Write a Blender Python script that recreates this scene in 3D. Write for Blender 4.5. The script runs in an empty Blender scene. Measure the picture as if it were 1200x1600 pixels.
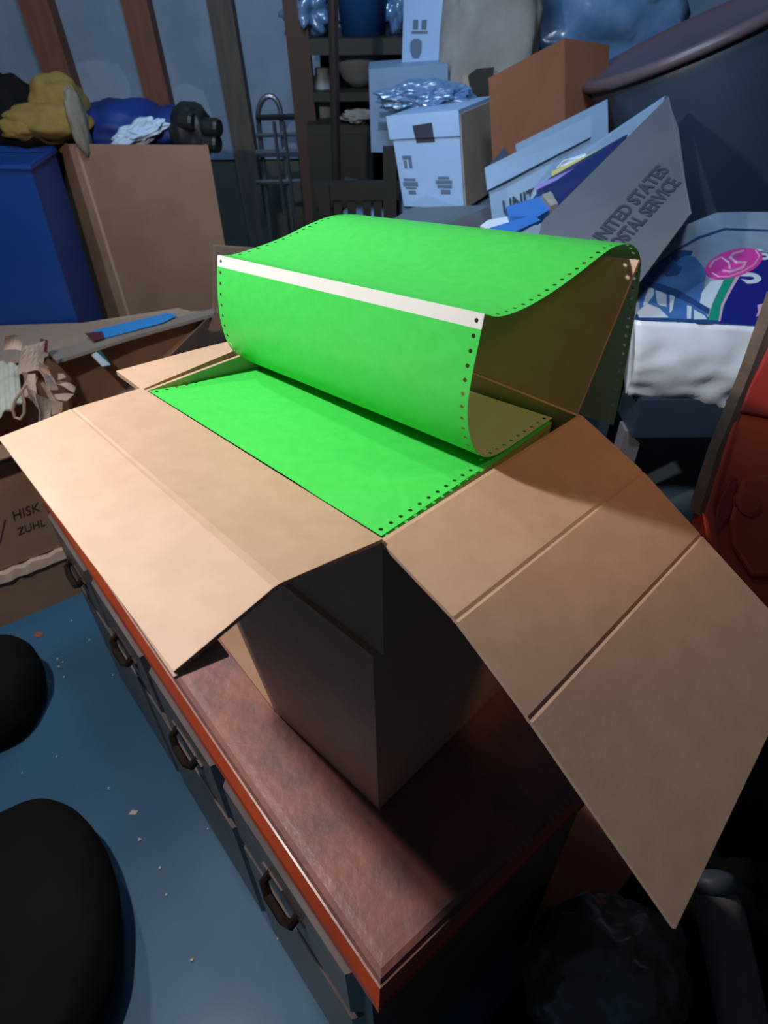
import bpy, bmesh, math, random
from mathutils import Vector, Matrix, noise
random.seed(7)
SC = bpy.context.scene
COL = SC.collection

# ------------------------------------------------------------------ camera, world, lights
CAM = Vector((0, 0, 1.60))
FPX = 1011.0
RM = Matrix(((0.99994916, -0.01008352, 0.0),
             (-0.00652851, -0.64741047, 0.76211355),
             (-0.00768479, -0.76207480, -0.64744338)))      # camera (x right, y down, z forward) -> world
cd = bpy.data.cameras.new('camera'); cam = bpy.data.objects.new('camera', cd); COL.objects.link(cam)
cd.sensor_fit = 'VERTICAL'; cd.sensor_height = 36; cd.sensor_width = 27; cd.lens = 36 * FPX / 1600
cd.clip_start = 0.02
rx = RM @ Vector((1, 0, 0)); ry = RM @ Vector((0, -1, 0)); rz = RM @ Vector((0, 0, -1))
cam.matrix_world = Matrix(((rx.x, ry.x, rz.x, CAM.x), (rx.y, ry.y, rz.y, CAM.y), (rx.z, ry.z, rz.z, CAM.z), (0, 0, 0, 1)))
cd.dof.use_dof = True; cd.dof.focus_distance = 0.72; cd.dof.aperture_fstop = 9.0
SC.camera = cam
SC.view_settings.view_transform = 'Standard'; SC.view_settings.look = 'None'
SC.view_settings.exposure = 0.0; SC.view_settings.gamma = 1.0; SC.view_settings.use_curve_mapping = False

w = bpy.data.worlds.new('world'); SC.world = w; w.use_nodes = True
w.node_tree.nodes['Background'].inputs[0].default_value = (0.55, 0.68, 1.0, 1)
w.node_tree.nodes['Background'].inputs[1].default_value = 0.035

def light(name, kind, loc, energy, color, size, target=None):
    d = bpy.data.lights.new(name, kind); o = bpy.data.objects.new(name, d); COL.objects.link(o)
    o.location = loc; d.energy = energy; d.color = color
    if kind == 'AREA': d.shape = 'DISK'; d.size = size
    else: d.shadow_soft_size = size
    if target is not None:
        o.rotation_euler = (Vector(target) - Vector(loc)).to_track_quat('-Z', 'Y').to_euler()
    return o
light('work_lamp', 'POINT', (-0.72, 0.55, 2.06), 57, (1.0, 0.95, 0.90), 0.03)
sl = light('side_lamp', 'SPOT', (-2.0, 2.45, 2.75), 140, (1.0, 0.88, 0.82), 0.06, (-0.15, 0.45, 0.75))
sl.data.spot_size = math.radians(30); sl.data.spot_blend = 0.5
tb = light('room_tube', 'AREA', (-0.3, 1.3, 2.8), 16, (0.42, 0.70, 1.0), 0.5, (0.1, 3.0, 0.9)); tb.data.spread = math.radians(130)
ft = light('aisle_fill', 'SPOT', (0.05, 0.10, 2.7), 85, (0.66, 0.82, 1.0), 0.12, (1.0, 1.95, 1.1))  # added fill spot without a known source, brightens the film pack
ft.data.spot_size = math.radians(56); ft.data.spot_blend = 0.7
wl = light('warm_fill', 'SPOT', (0.85, 0.35, 2.15), 14, (1.0, 0.50, 0.24), 0.08, (0.12, 0.68, 1.25))  # added orange fill for the shaded right flap and roll interior
wl.data.spot_size = math.radians(36); wl.data.spot_blend = 0.6

def Zp(px, py, z):
    r = RM @ Vector((px - 600, py - 800, FPX)); return CAM + r * ((z - CAM.z) / r.z)
def Yp(px, py, y):
    r = RM @ Vector((px - 600, py - 800, FPX)); return CAM + r * (y / r.y)
def PL(px, py, A, n):
    r = RM @ Vector((px - 600, py - 800, FPX)); return CAM + r * ((A - CAM).dot(n) / r.dot(n))

# ------------------------------------------------------------------ materials
def mat(name, c, rough=0.6, c2=None, scale=20, bump=0.0, bscale=None, metal=0, spec=0.5, coat=0, alpha=1, trans=0, stretch=None, mixpos=(0.35, 0.65), transl=0, detail=5):
    m = bpy.data.materials.new(name); m.use_nodes = True; N = m.node_tree.nodes; Lk = m.node_tree.links
    b = N['Principled BSDF']; b.inputs['Base Color'].default_value = (*c, 1); b.inputs['Roughness'].default_value = rough
    b.inputs['Metallic'].default_value = metal; b.inputs['Specular IOR Level'].default_value = spec
    b.inputs['Coat Weight'].default_value = coat; b.inputs['Coat Roughness'].default_value = 0.25
    b.inputs['Alpha'].default_value = alpha; b.inputs['Transmission Weight'].default_value = trans
    tc = N.new('ShaderNodeTexCoord'); mp = N.new('ShaderNodeMapping'); Lk.new(tc.outputs['Object'], mp.inputs[0])
    if stretch: mp.inputs['Scale'].default_value = stretch
    if c2:
        n = N.new('ShaderNodeTexNoise'); n.inputs['Scale'].default_value = scale; n.inputs['Detail'].default_value = detail
        r = N.new('ShaderNodeValToRGB'); r.color_ramp.elements[0].position = mixpos[0]; r.color_ramp.elements[1].position = mixpos[1]
        r.color_ramp.elements[0].color = (*c, 1); r.color_ramp.elements[1].color = (*c2, 1)
        Lk.new(mp.outputs[0], n.inputs['Vector']); Lk.new(n.outputs[0], r.inputs[0]); Lk.new(r.outputs[0], b.inputs['Base Color'])
    if bump:
        n2 = N.new('ShaderNodeTexNoise'); n2.inputs['Scale'].default_value = bscale or scale * 3; n2.inputs['Detail'].default_value = 4
        bp = N.new('ShaderNodeBump'); bp.inputs['Strength'].default_value = bump; bp.inputs['Distance'].default_value = 0.01
        Lk.new(mp.outputs[0], n2.inputs['Vector']); Lk.new(n2.outputs[0], bp.inputs['Height']); Lk.new(bp.outputs[0], b.inputs['Normal'])
    if transl:
        t = N.new('ShaderNodeBsdfTranslucent'); t.inputs[0].default_value = (*c, 1); mx = N.new('ShaderNodeMixShader')
        mx.inputs[0].default_value = transl; Lk.new(b.outputs[0], mx.inputs[1]); Lk.new(t.outputs[0], mx.inputs[2])
        Lk.new(mx.outputs[0], N['Material Output'].inputs['Surface'])
    return m
M = {}
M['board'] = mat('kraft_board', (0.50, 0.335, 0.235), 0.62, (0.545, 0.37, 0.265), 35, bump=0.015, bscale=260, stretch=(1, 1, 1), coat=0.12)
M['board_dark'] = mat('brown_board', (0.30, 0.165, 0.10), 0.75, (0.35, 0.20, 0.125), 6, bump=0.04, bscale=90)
M['board_red'] = mat('reddish_board', (0.30, 0.115, 0.055), 0.7, (0.34, 0.135, 0.07), 5, bump=0.03, bscale=60)
M['board_grey'] = mat('greyish_board', (0.33, 0.25, 0.20), 0.8, (0.38, 0.29, 0.235), 5, bump=0.04, bscale=60)
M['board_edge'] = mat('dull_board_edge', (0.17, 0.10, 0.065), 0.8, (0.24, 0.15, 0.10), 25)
M['kraft'] = mat('crumpled_kraft_paper', (0.60, 0.41, 0.30), 0.7, (0.68, 0.48, 0.36), 12, bump=0.1, bscale=40)
M['green'] = mat('green_form_paper', (0.075, 0.80, 0.125), 0.42, (0.09, 0.84, 0.145), 90, bump=0.03, bscale=60, coat=0.15, transl=0.22)
M['paper_back'] = mat('pale_paper_back', (0.68, 0.76, 0.56), 0.8, (0.64, 0.72, 0.52), 60, transl=0.30)
M['band'] = mat('white_paper_band', (0.80, 0.80, 0.82), 0.5, coat=0.1)
M['stack_side'] = mat('paper_stack_edges', (0.35, 0.40, 0.20), 0.8, (0.20, 0.26, 0.10), 3, stretch=(1, 1, 250))
M['desk'] = mat('worn_red_varnish', (0.29, 0.115, 0.095), 0.42, (0.15, 0.085, 0.08), 16, bump=0.12, bscale=75, coat=0.30, mixpos=(0.42, 0.70), detail=10)
M['desk_edge'] = mat('orange_red_varnish_edge', (0.50, 0.075, 0.018), 0.35, (0.36, 0.05, 0.015), 8, coat=0.5, bump=0.05, bscale=50)
M['drawer'] = mat('dull_grey_brown_drawer_wood', (0.17, 0.135, 0.125), 0.5, (0.11, 0.085, 0.085), 7, coat=0.3, stretch=(1, 1, 6))
M['handle'] = mat('dark_bronze', (0.035, 0.02, 0.018), 0.35, metal=0.6)
M['floor'] = mat('blue_painted_concrete', (0.030, 0.118, 0.215), 0.6, (0.045, 0.150, 0.26), 3.2, bump=0.08, bscale=60, coat=0.1)
M['chip'] = mat('pale_debris', (0.62, 0.56, 0.44), 0.8)
M['wallboard'] = mat('bluish_wall_panel', (0.26, 0.34, 0.44), 0.8, (0.19, 0.265, 0.36), 3.5, bump=0.05, bscale=40)
M['patch'] = mat('pale_wall_patch', (0.34, 0.42, 0.53), 0.8, (0.26, 0.34, 0.44), 5)
M['wall_low'] = mat('brownish_block_wall', (0.13, 0.12, 0.11), 0.9, (0.09, 0.085, 0.08), 4, bump=0.1, bscale=20)
M['stud'] = mat('red_brown_stud', (0.24, 0.085, 0.05), 0.7, (0.18, 0.065, 0.045), 5, stretch=(6, 6, 1))
M['stud_grey'] = mat('weathered_grey_stud', (0.13, 0.10, 0.085), 0.8, (0.09, 0.07, 0.06), 5, stretch=(6, 6, 1))
M['bin_blue'] = mat('blue_plastic', (0.006, 0.05, 0.25), 0.5, (0.008, 0.06, 0.28), 3)
M['black'] = mat('black_plastic', (0.012, 0.013, 0.014), 0.5)
M['black_soft'] = mat('matte_black', (0.010, 0.010, 0.011), 0.95, (0.014, 0.013, 0.013), 6, spec=0.1, bump=0.05, bscale=30)
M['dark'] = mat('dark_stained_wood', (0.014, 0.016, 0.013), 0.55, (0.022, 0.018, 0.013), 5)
M['brown_post'] = mat('dark_brown_wood', (0.06, 0.026, 0.016), 0.7, (0.06, 0.026, 0.018), 6, stretch=(5, 5, 1))
M['metal'] = mat('dull_metal_tube', (0.20, 0.23, 0.26), 0.35, metal=0.8)
M['pole'] = mat('brown_metal_pole', (0.05, 0.035, 0.035), 0.3, metal=0.5)
M['wplastic'] = mat('white_corrugated_plastic', (0.30, 0.43, 0.64), 0.5, (0.26, 0.38, 0.58), 5, bump=0.02, bscale=60)
M['tray_white'] = mat('pale_tray_plastic', (0.20, 0.29, 0.42), 0.5, (0.17, 0.25, 0.37), 5)
M['tray_grey'] = mat('grubby_grey_tray_plastic', (0.10, 0.10, 0.115), 0.55, (0.065, 0.07, 0.085), 3.5)
M['lid'] = mat('grey_lid_plastic', (0.12, 0.15, 0.18), 0.5, (0.09, 0.12, 0.14), 4)
M['ink'] = mat('dark_print', (0.018, 0.022, 0.04), 0.7)
M['ink2'] = mat('faded_print', (0.09, 0.125, 0.19), 0.7)
M['sack'] = mat('grey_tan_sackcloth', (0.27, 0.25, 0.23), 0.9, (0.21, 0.19, 0.175), 8, bump=0.15, bscale=25)
M['can'] = mat('slate_plastic', (0.035, 0.055, 0.085), 0.45, (0.028, 0.045, 0.07), 3)
M['rim'] = mat('dusky_plum_rim', (0.10, 0.07, 0.085), 0.4)
M['yellow'] = mat('mustard_fleece', (0.34, 0.215, 0.055), 0.95, (0.27, 0.16, 0.04), 12, bump=0.2, bscale=50)
M['beige'] = mat('beige_fleece', (0.28, 0.24, 0.18), 0.95, bump=0.2, bscale=50)
M['bluecloth'] = mat('blue_nylon', (0.008, 0.035, 0.23), 0.6, (0.006, 0.02, 0.12), 7)
M['whitecloth'] = mat('white_tissue', (0.55, 0.65, 0.80), 0.8, bump=0.1, bscale=20)
M['bagwhite'] = mat('milky_film', (0.80, 0.81, 0.84), 0.22, (0.74, 0.76, 0.80), 5, coat=0.6, bump=0.25, bscale=9)
M['bagtop'] = mat('pale_printed_film', (0.30, 0.36, 0.44), 0.35, (0.22, 0.28, 0.37), 9, coat=0.3)
M['p_blue'] = mat('mid_blue_print', (0.045, 0.135, 0.36), 0.35, (0.08, 0.19, 0.42), 14, coat=0.3)
M['p_navy'] = mat('navy_print', (0.010, 0.015, 0.19), 0.3, coat=0.3)
M['p_dkblue'] = mat('dark_blue_print', (0.02, 0.06, 0.19), 0.35, coat=0.3)
M['p_pink'] = mat('magenta_print', (0.66, 0.05, 0.34), 0.35, coat=0.3)
M['p_lpink'] = mat('pale_pink_print', (0.66, 0.36, 0.52), 0.35, coat=0.3)
M['p_green'] = mat('green_print', (0.01, 0.27, 0.17), 0.35, coat=0.3)
M['p_white'] = mat('white_print', (0.58, 0.64, 0.72), 0.35, coat=0.3)
M['red'] = mat('red_plastic', (0.66, 0.085, 0.03), 0.35, (0.54, 0.06, 0.025), 5, coat=0.3, bump=0.04, bscale=15)
M['red_dk'] = mat('deep_red_plastic', (0.42, 0.04, 0.03), 0.4, (0.35, 0.035, 0.025), 5, coat=0.3)
M['film'] = mat('clear_film', (0.20, 0.22, 0.24), 0.15, spec=0.9, alpha=0.45, coat=0.6, bump=0.3, bscale=14)
M['film_blue'] = mat('blue_film_wrap', (0.13, 0.22, 0.38), 0.22, (0.07, 0.15, 0.30), 9, spec=0.9, coat=0.6, bump=0.5, bscale=12)
M['board_small'] = mat('red_brown_small_board', (0.42, 0.13, 0.07), 0.7)
M['film_dark'] = mat('dark_film', (0.15, 0.145, 0.135), 0.25, spec=0.6, coat=0.4, bump=0.4, bscale=14)
M['grey_item'] = mat('grey_plastic', (0.20, 0.175, 0.18), 0.5)
M['bucket'] = mat('blue_bucket_plastic', (0.015, 0.075, 0.22), 0.5)
M['ceramic'] = mat('dull_white_ceramic', (0.22, 0.24, 0.25), 0.5)
M['brightblue'] = mat('bright_blue_tape', (0.045, 0.36, 0.85), 0.4)
M['mag'] = mat('navy_magazine_cover', (0.012, 0.022, 0.10), 0.35)
M['mag_p'] = mat('violet_magazine_spine', (0.20, 0.17, 0.42), 0.4)
M['paperwhite'] = mat('white_envelope_paper', (0.60, 0.66, 0.74), 0.6)
M['yel'] = mat('yellow_paper', (0.45, 0.42, 0.12), 0.6)
M['blue_env'] = mat('blue_envelope', (0.04, 0.16, 0.50), 0.5)
M['cream'] = mat('cream_corrugated', (0.82, 0.80, 0.66), 0.6, (0.70, 0.67, 0.54), 4, stretch=(18, 1, 1))
M['marker'] = mat('marker_ink', (0.035, 0.018, 0.012), 0.8)
M['maroon'] = mat('maroon_card', (0.14, 0.03, 0.04), 0.6)
M['teal'] = mat('teal_card', (0.02, 0.12, 0.12), 0.6)

# ------------------------------------------------------------------ object helpers
WL = {}
def wloc(o): return WL.get(o.name, Vector((0, 0, 0)))
def tag(o, label=None, cat=None, group=None, kind=None):
    if label: o['label'] = label
    if cat: o['category'] = cat
    if group: o['group'] = group
    if kind: o['kind'] = kind
    return o
def thing(name, loc, label, cat, group=None):
    o = bpy.data.objects.new(name, None); COL.objects.link(o); o.location = loc; o.empty_display_size = 0.05
    WL[o.name] = Vector(loc); return tag(o, label, cat, group)
def obj(name, vf, m, parent=None, smooth=False, **kw):
    """vf = (verts in world space, faces[, material indices]); m = material or list"""
    vs, fs = vf[0], vf[1]; vs = [Vector(v) for v in vs]
    if parent is not None: org = wloc(parent)
    else:
        c = sum(vs, Vector()) / len(vs); org = Vector((c.x, c.y, min(v.z for v in vs)))
    me = bpy.data.meshes.new(name); me.from_pydata([v - org for v in vs], [], fs)
    ms = m if isinstance(m, list) else [m]
    for k in ms: me.materials.append(k)
    if len(vf) > 2:
        for p, i in zip(me.polygons, vf[2]): p.material_index = i
    if smooth: me.polygons.foreach_set('use_smooth', [True] * len(me.polygons))
    me.update()
    bm = bmesh.new(); bm.from_mesh(me); bmesh.ops.recalc_face_normals(bm, faces=bm.faces); bm.to_mesh(me); bm.free()
    o = bpy.data.objects.new(name, me); COL.objects.link(o)
    if parent is not None: o.parent = parent; o.location = (0, 0, 0); WL[o.name] = org
    else: o.location = org; WL[o.name] = org
    return tag(o, **kw)
def join(*parts):
    vs, fs, mi = [], [], []
    for p in parts:
        k = len(vs); vs += list(p[0]); fs += [tuple(i + k for i in f) for f in p[1]]
        mi += list(p[2]) if len(p) > 2 else [0] * len(p[1])
    return vs, fs, mi
def withmat(p, i): return p[0], p[1], [i] * len(p[1])
def prism(poly, ext):
    """polygon extruded by vector"""
    n = len(poly); e = Vector(ext); vs = [Vector(p) for p in poly] + [Vector(p) + e for p in poly]
    return vs, [tuple(range(n)), tuple(range(2 * n - 1, n - 1, -1))] + [(i, (i + 1) % n, n + (i + 1) % n, n + i) for i in range(n)]
def hexa(b, t):
    """bottom 4 and top 4 corners"""
    vs = [Vector(p) for p in b] + [Vector(p) for p in t]
    return vs, [(3, 2, 1, 0), (4, 5, 6, 7), (0, 1, 5, 4), (1, 2, 6, 5), (2, 3, 7, 6), (3, 0, 4, 7)]
def openbox(b, t, th):
    """four walls and a bottom; b, t = bottom / top corner loops (ccw)"""
    b = [Vector(p) for p in b]; t = [Vector(p) for p in t]
    def inset(l):
        c = sum(l, Vector()) / 4; out = []
        for i in range(4):
            e1 = (l[(i + 1) % 4] - l[i]).normalized(); e0 = (l[i - 1] - l[i]).normalized(); out.append(l[i] + (e1 + e0) * th)
        return out
    bi = [p + Vector((0, 0, th)) for p in inset(b)]; ti = inset(t)
    vs = b + t + bi + ti
    fs = [(0, 1, 2, 3), (8, 9, 10, 11)]
    for i in range(4):
        j = (i + 1) % 4
        fs += [(i, j, 4 + j, 4 + i), (8 + i, 8 + j, 12 + j, 12 + i), (4 + i, 4 + j, 12 + j, 12 + i)]
    return vs, fs
def plate(poly, th):
    poly = [Vector(p) for p in poly]
    n = (poly[1] - poly[0]).cross(poly[2] - poly[0]).normalized()
    return prism([p - n * th / 2 for p in poly], n * th)
def gridsheet(P, th):
    """closed sheet of thickness th over a grid of points P[i][j]; thickness goes to the back side"""
    ni, nj = len(P), len(P[0]); top, bot = [], []
    for i in range(ni):
        for j in range(nj):
            a = P[min(i + 1, ni - 1)][j] - P[max(i - 1, 0)][j]; b = P[i][min(j + 1, nj - 1)] - P[i][max(j - 1, 0)]
            n = a.cross(b); n = n.normalized() if n.length > 1e-9 else Vector((0, 0, 1))
            top.append(P[i][j]); bot.append(P[i][j] - n * th)
    o = ni * nj; fs = []
    for i in range(ni - 1):
        for j in range(nj - 1):
            q = (i * nj + j, (i + 1) * nj + j, (i + 1) * nj + j + 1, i * nj + j + 1)
            fs += [q, tuple(o + k for k in reversed(q))]
    def side(l):
        for a, b in zip(l, l[1:]): fs.append((a, b, o + b, o + a))
    side([j for j in range(nj)]); side([(ni - 1) * nj + j for j in range(nj)])
    side([i * nj for i in range(ni)]); side([i * nj + nj - 1 for i in range(ni)])
    return top + bot, fs
def tube(pts, r, n=8, closed=False):
    pts = [Vector(p) for p in pts]; vs, fs = [], []; m = len(pts); ref = None
    for i, p in enumerate(pts):
        if closed: d = pts[(i + 1) % m] - pts[i - 1]
        else: d = pts[min(i + 1, m - 1)] - pts[max(i - 1, 0)]
        d.normalize()
        if ref is None: ref = d.orthogonal().normalized()
        ref = (ref - d * ref.dot(d)).normalized(); b = d.cross(ref); rr = r[i] if isinstance(r, (list, tuple)) else r
        for k in range(n):
            a = 2 * math.pi * k / n; vs.append(p + (ref * math.cos(a) + b * math.sin(a)) * rr)
    for i in range(m if closed else m - 1):
        j = (i + 1) % m
        for k in range(n): fs.append((i * n + k, i * n + (k + 1) % n, j * n + (k + 1) % n, j * n + k))
    if not closed: fs += [tuple(range(n - 1, -1, -1)), tuple((m - 1) * n + k for k in range(n))]
    return vs, fs
def lathe(prof, base, axis=(0, 0, 1), n=32):
    ax = Vector(axis).normalized(); e = ax.orthogonal().normalized(); g = ax.cross(e); base = Vector(base); vs, fs = [], []
    for r, h in prof:
        for k in range(n):
            a = 2 * math.pi * k / n; vs.append(base + ax * h + (e * math.cos(a) + g * math.sin(a)) * r)
    for i in range(len(prof) - 1):
        for k in range(n): fs.append((i * n + k, i * n + (k + 1) % n, (i + 1) * n + (k + 1) % n, (i + 1) * n + k))
    fs += [tuple(range(n - 1, -1, -1)), tuple((len(prof) - 1) * n + k for k in range(n))]
    return vs, fs
def blob(c, rad, amp=0.2, freq=2.0, seed=0, sub=4, rot=0, power=1.0, flat=None):
    bm = bmesh.new(); bmesh.ops.create_icosphere(bm, subdivisions=sub, radius=1)
    c = Vector(c); rm = rot if isinstance(rot, Matrix) else Matrix.Rotation(rot, 3, 'Z'); vs = []
    for v in bm.verts:
        d = v.co.normalized()
        k = 1 + amp * noise.fractal(d * freq + Vector((seed * 3.1, seed, 7)), 1.0, 2.0, 4) * 1.5
        q = Vector([math.copysign(abs(x) ** power, x) for x in d]) * k
        q = Vector((q.x * rad[0], q.y * rad[1], q.z * rad[2]))
        q = rm @ q + c
        if flat is not None and q.z < flat: q.z = flat
        vs.append(q)
    fs = [tuple(v.index for v in f.verts) for f in bm.faces]; bm.free(); return vs, fs
def pxbox(tl, tr, br, bl, depth, y):
    ys = y if isinstance(y, (list, tuple)) else [y] * 4
    q = [Yp(*p, yy) for p, yy in zip((tl, tr, br, bl), ys)]
    d = Vector(depth); return hexa([q[3], q[2], q[2] + d, q[3] + d], [q[0], q[1], q[1] + d, q[0] + d]), q
def text_vf(s, origin, xd, yd, size, ext=0.0006, sx=1.0, font_w=0.0):
    cu = bpy.data.curves.new('t', 'FONT'); cu.body = s; cu.size = 1.0; cu.offset = font_w
    to = bpy.data.objects.new('t', cu); COL.objects.link(to)
    dg = bpy.context.evaluated_depsgraph_get(); me = bpy.data.meshes.new_from_object(to.evaluated_get(dg))
    xd = Vector(xd).normalized(); yd = Vector(yd).normalized(); nd = xd.cross(yd)
    O = Vector(origin); vs = [O + xd * v.co.x * size * sx + yd * v.co.y * size + nd * ext for v in me.vertices]
    fs = [tuple(p.vertices) for p in me.polygons]
    # give the letters a little thickness
    n = len(vs); ed = {}
    for f in fs:
        for a, b in zip(f, f[1:] + f[:1]): ed[(a, b)] = 1
    vs2 = vs + [v - nd * ext for v in vs]
    fs2 = list(fs) + [(b, a, a + n, b + n) for (a, b) in ed if (b, a) not in ed]
    bpy.data.objects.remove(to); bpy.data.curves.remove(cu); bpy.data.meshes.remove(me)
    return vs2, fs2
def onface(q, s, t):
    """bilinear point on quad tl,tr,br,bl; s right, t down"""
    return (q[0] * (1 - s) + q[1] * s) * (1 - t) + (q[3] * (1 - s) + q[2] * s) * t
def patch(q, s0, t0, s1, t1, nrm, off=0.001):
    poly = [onface(q, s0, t0), onface(q, s1, t0), onface(q, s1, t1), onface(q, s0, t1)]
    return prism(poly, Vector(nrm).normalized() * off)

# ------------------------------------------------------------------ room shell
def rect(x0, x1, y0, y1, z0, z1):
    return hexa([(x0, y0, z0), (x1, y0, z0), (x1, y1, z0), (x0, y1, z0)], [(x0, y0, z1), (x1, y0, z1), (x1, y1, z1), (x0, y1, z1)])
obj('floor', rect(-3.2, 2.6, -1.2, 3.7, -0.06, 0), M['floor'], kind='structure')
obj('wall_back', join(withmat(rect(-3.2, 2.6, 3.6, 3.7, 0, 0.86), 0), withmat(rect(-3.2, 2.6, 3.585, 3.7, 0.86, 2.7), 1)), [M['wall_low'], M['wallboard']], kind='structure')
obj('wall_left', rect(-3.3, -3.2, -1.2, 3.7, 0, 2.7), M['wallboard'], kind='structure')
obj('wall_right', rect(2.6, 2.7, -1.2, 3.7, 0, 2.7), M['wall_low'], kind='structure')
def wallpatch(pts):
    return prism([Yp(px, py, 3.585) + Vector((0, -.002, 0)) for px, py in pts], (0, .002, 0))
obj('trim_4', wallpatch([(118, 98), (150, 94), (185, 100), (203, 130), (206, 172), (170, 185), (128, 178), (120, 140)]), M['patch'], kind='structure')
obj('trim_5', wallpatch([(262, 138), (290, 130), (318, 142), (330, 175), (334, 205), (296, 215), (262, 200)]), M['patch'], kind='structure')
def stud(name, a, b, wpx, m):
    A = Yp(*a, 3.5); B = Yp(*b, 3.5); d = (A - B) / (A.z - B.z)
    top = B + d * (2.7 - B.z); bot = B + d * (0 - B.z); wv = Vector((wpx, 0, 0)); dv = Vector((0, 0.085, 0))
    obj(name, hexa([bot, bot + wv, bot + wv + dv, bot + dv], [top, top + wv, top + wv + dv, top + dv]), m, kind='structure')
stud('trim_1', (27, 0), (74, 137), 0.125, M['stud'])
stud('trim_2', (188, 0), (230, 170), 0.11, M['stud'])
stud('trim_3', (322, 0), (367, 250), 0.105, M['stud_grey'])

# ------------------------------------------------------------------ dresser
E1 = Vector((-0.628, 0.778, 0)); NO = Vector((-0.778, -0.628, 0)); A0 = Vector((-0.0115, 0.187, 0)); INN = -NO
def dp(a, inn, z): return A0 + E1 * a + INN * inn + Vector((0, 0, z))
DL = 1.34; DD = 0.46
dr = thing('dresser', dp(DL / 2, DD / 2, 0), 'long worn red-brown varnished wooden dresser standing on the blue floor under the paper carton', 'dresser')
# top slab with rounded nosing, swept round front and near end
prof = [(0.012, 0.700), (0.002, 0.704), (0.0, 0.713), (0.002, 0.722), (0.011, 0.739), (0.0135, 0.7395), (0.0165, 0.746), (0.023, 0.7495), (0.033, 0.750)]
vs, fs, mi = [], [], []
for inn, z in prof:
    for c in ((inn, inn), (DL - inn, inn), (DL - inn, DD), (inn, DD)): vs.append(dp(c[0], c[1], z))
for i in range(len(prof) - 1):
    for k in range(4):
        fs.append((i * 4 + k, i * 4 + (k + 1) % 4, (i + 1) * 4 + (k + 1) % 4, (i + 1) * 4 + k)); mi.append(1 if i <= 3 else 0)
fs += [(3, 2, 1, 0), tuple(len(prof) * 4 - 4 + k for k in range(4))]; mi += [0, 0]
obj('top', (vs, fs, mi), [M['desk'], M['desk_edge']], dr)
obj('body', hexa([dp(0.03, 0.012, 0.05), dp(DL - 0.03, 0.012, 0.05), dp(DL - 0.03, DD - 0.02, 0.05), dp(0.03, DD - 0.02, 0.05)],
                 [dp(0.03, 0.012, 0.706), dp(DL - 0.03, 0.012, 0.706), dp(DL - 0.03, DD - 0.02, 0.706), dp(0.03, DD - 0.02, 0.706)]), M['drawer'], dr)
for a in (0.05, DL - 0.05):
    for i in (0.05, DD - 0.06):
        obj('leg', hexa([dp(a - .02, i - .02, 0), dp(a + .02, i - .02, 0), dp(a + .02, i + .02, 0), dp(a - .02, i + .02, 0)],
                        [dp(a - .03, i - .03, .06), dp(a + .03, i - .03, .06), dp(a + .03, i + .03, .06), dp(a - .03, i + .03, .06)]), M['drawer'], dr)
def panel(nm, c0, c1, z0, z1, b=0.010):
    return obj(nm, hexa([dp(c0, 0.012, z0), dp(c1, 0.012, z0), dp(c1, 0.012, z1), dp(c0, 0.012, z1)],
                    [dp(c0 + b, -0.004, z0 + b), dp(c1 - b, -0.004, z0 + b), dp(c1 - b, -0.004, z1 - b), dp(c0 + b, -0.004, z1 - b)]), M['drawer'], dr)
for c0, c1 in ((0.05, 0.37), (0.39, 0.63), (0.65, 0.90), (0.92, 1.16)):
    d_ = panel('drawer', c0, c1, 0.50, 0.69); zz = 0.59; cc = (c0 + c1) / 2
    obj('pull', join(tube([dp(cc - .036, -0.002, zz + .012), dp(cc - .036, -0.017, zz), dp(cc - .02, -0.021, zz - .012), dp(cc + .02, -0.021, zz - .012), dp(cc + .036, -0.017, zz), dp(cc + .036, -0.002, zz + .012)], 0.007, 8),
                     prism([dp(cc - .045, -0.004, zz - .012), dp(cc + .045, -0.004, zz - .012), dp(cc + .055, -0.004, zz + .012), dp(cc, -0.004, zz + .024), dp(cc - .055, -0.004, zz + .012)], NO * 0.003)), M['handle'], d_)
for c0, c1 in ((0.05, 0.37), (0.39, 0.77), (0.79, 1.16)): panel('door', c0, c1, 0.07, 0.48)

# ------------------------------------------------------------------ the two cartons on the dresser
C = Vector((-0.00187, 0.39587, 1.23)); L = Vector((-0.27411, 0.65258, 1.23)); R = Vector((0.21240, 0.59020, 1.23)); D = Vector((-0.0599, 0.8469, 1.23))
U = (L - C).normalized(); V = Vector((0.686048, 0.727556, 0)); WL_ = (L - C).length; Zv = Vector((0, 0, 1))
def bx(u, v, z): return C + U * u + V * v + Zv * z
VD = 0.288
def crumple(P, amp, f=9, seed=0):
    for i, row in enumerate(P):
        for j, p in enumerate(row):
            P[i][j] = p + Zv * amp * noise.noise(p * f + Vector((seed, 0, 0)))
    return P
def lerp(a, b, t): return a + (b - a) * t
ZB = 1.074
# lower carton
lo = thing('lower_carton', dp(0.35, 0.25, 0.75), 'shadowed brown cardboard carton standing on the dresser top beneath the open carton', 'carton')
lb = [Vector((-0.0107, 0.3956, 0.751)), Vector((0.190, 0.592, 0.751)), Vector((0.035, 0.742, 0.751)), Vector((-0.1665, 0.5445, 0.751))]
lt = [Vector((-0.0125, 0.3958, ZB)), Vector((0.200, 0.592, ZB)), Vector((-0.035, 0.815, ZB)), Vector((-0.245, 0.6225, ZB))]
# near edge bows slightly like sagging board
obj('body', openbox(lb, lt, 0.004), M['board'], lo)
obj('flap', plate([lt[0] + Vector((0, 0, .001)), lt[1] + Vector((0, 0, .001)), lt[2] + Vector((0, 0, .001)), lt[3] + Vector((0, 0, .001))], 0.003), M['board'], lo)
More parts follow.
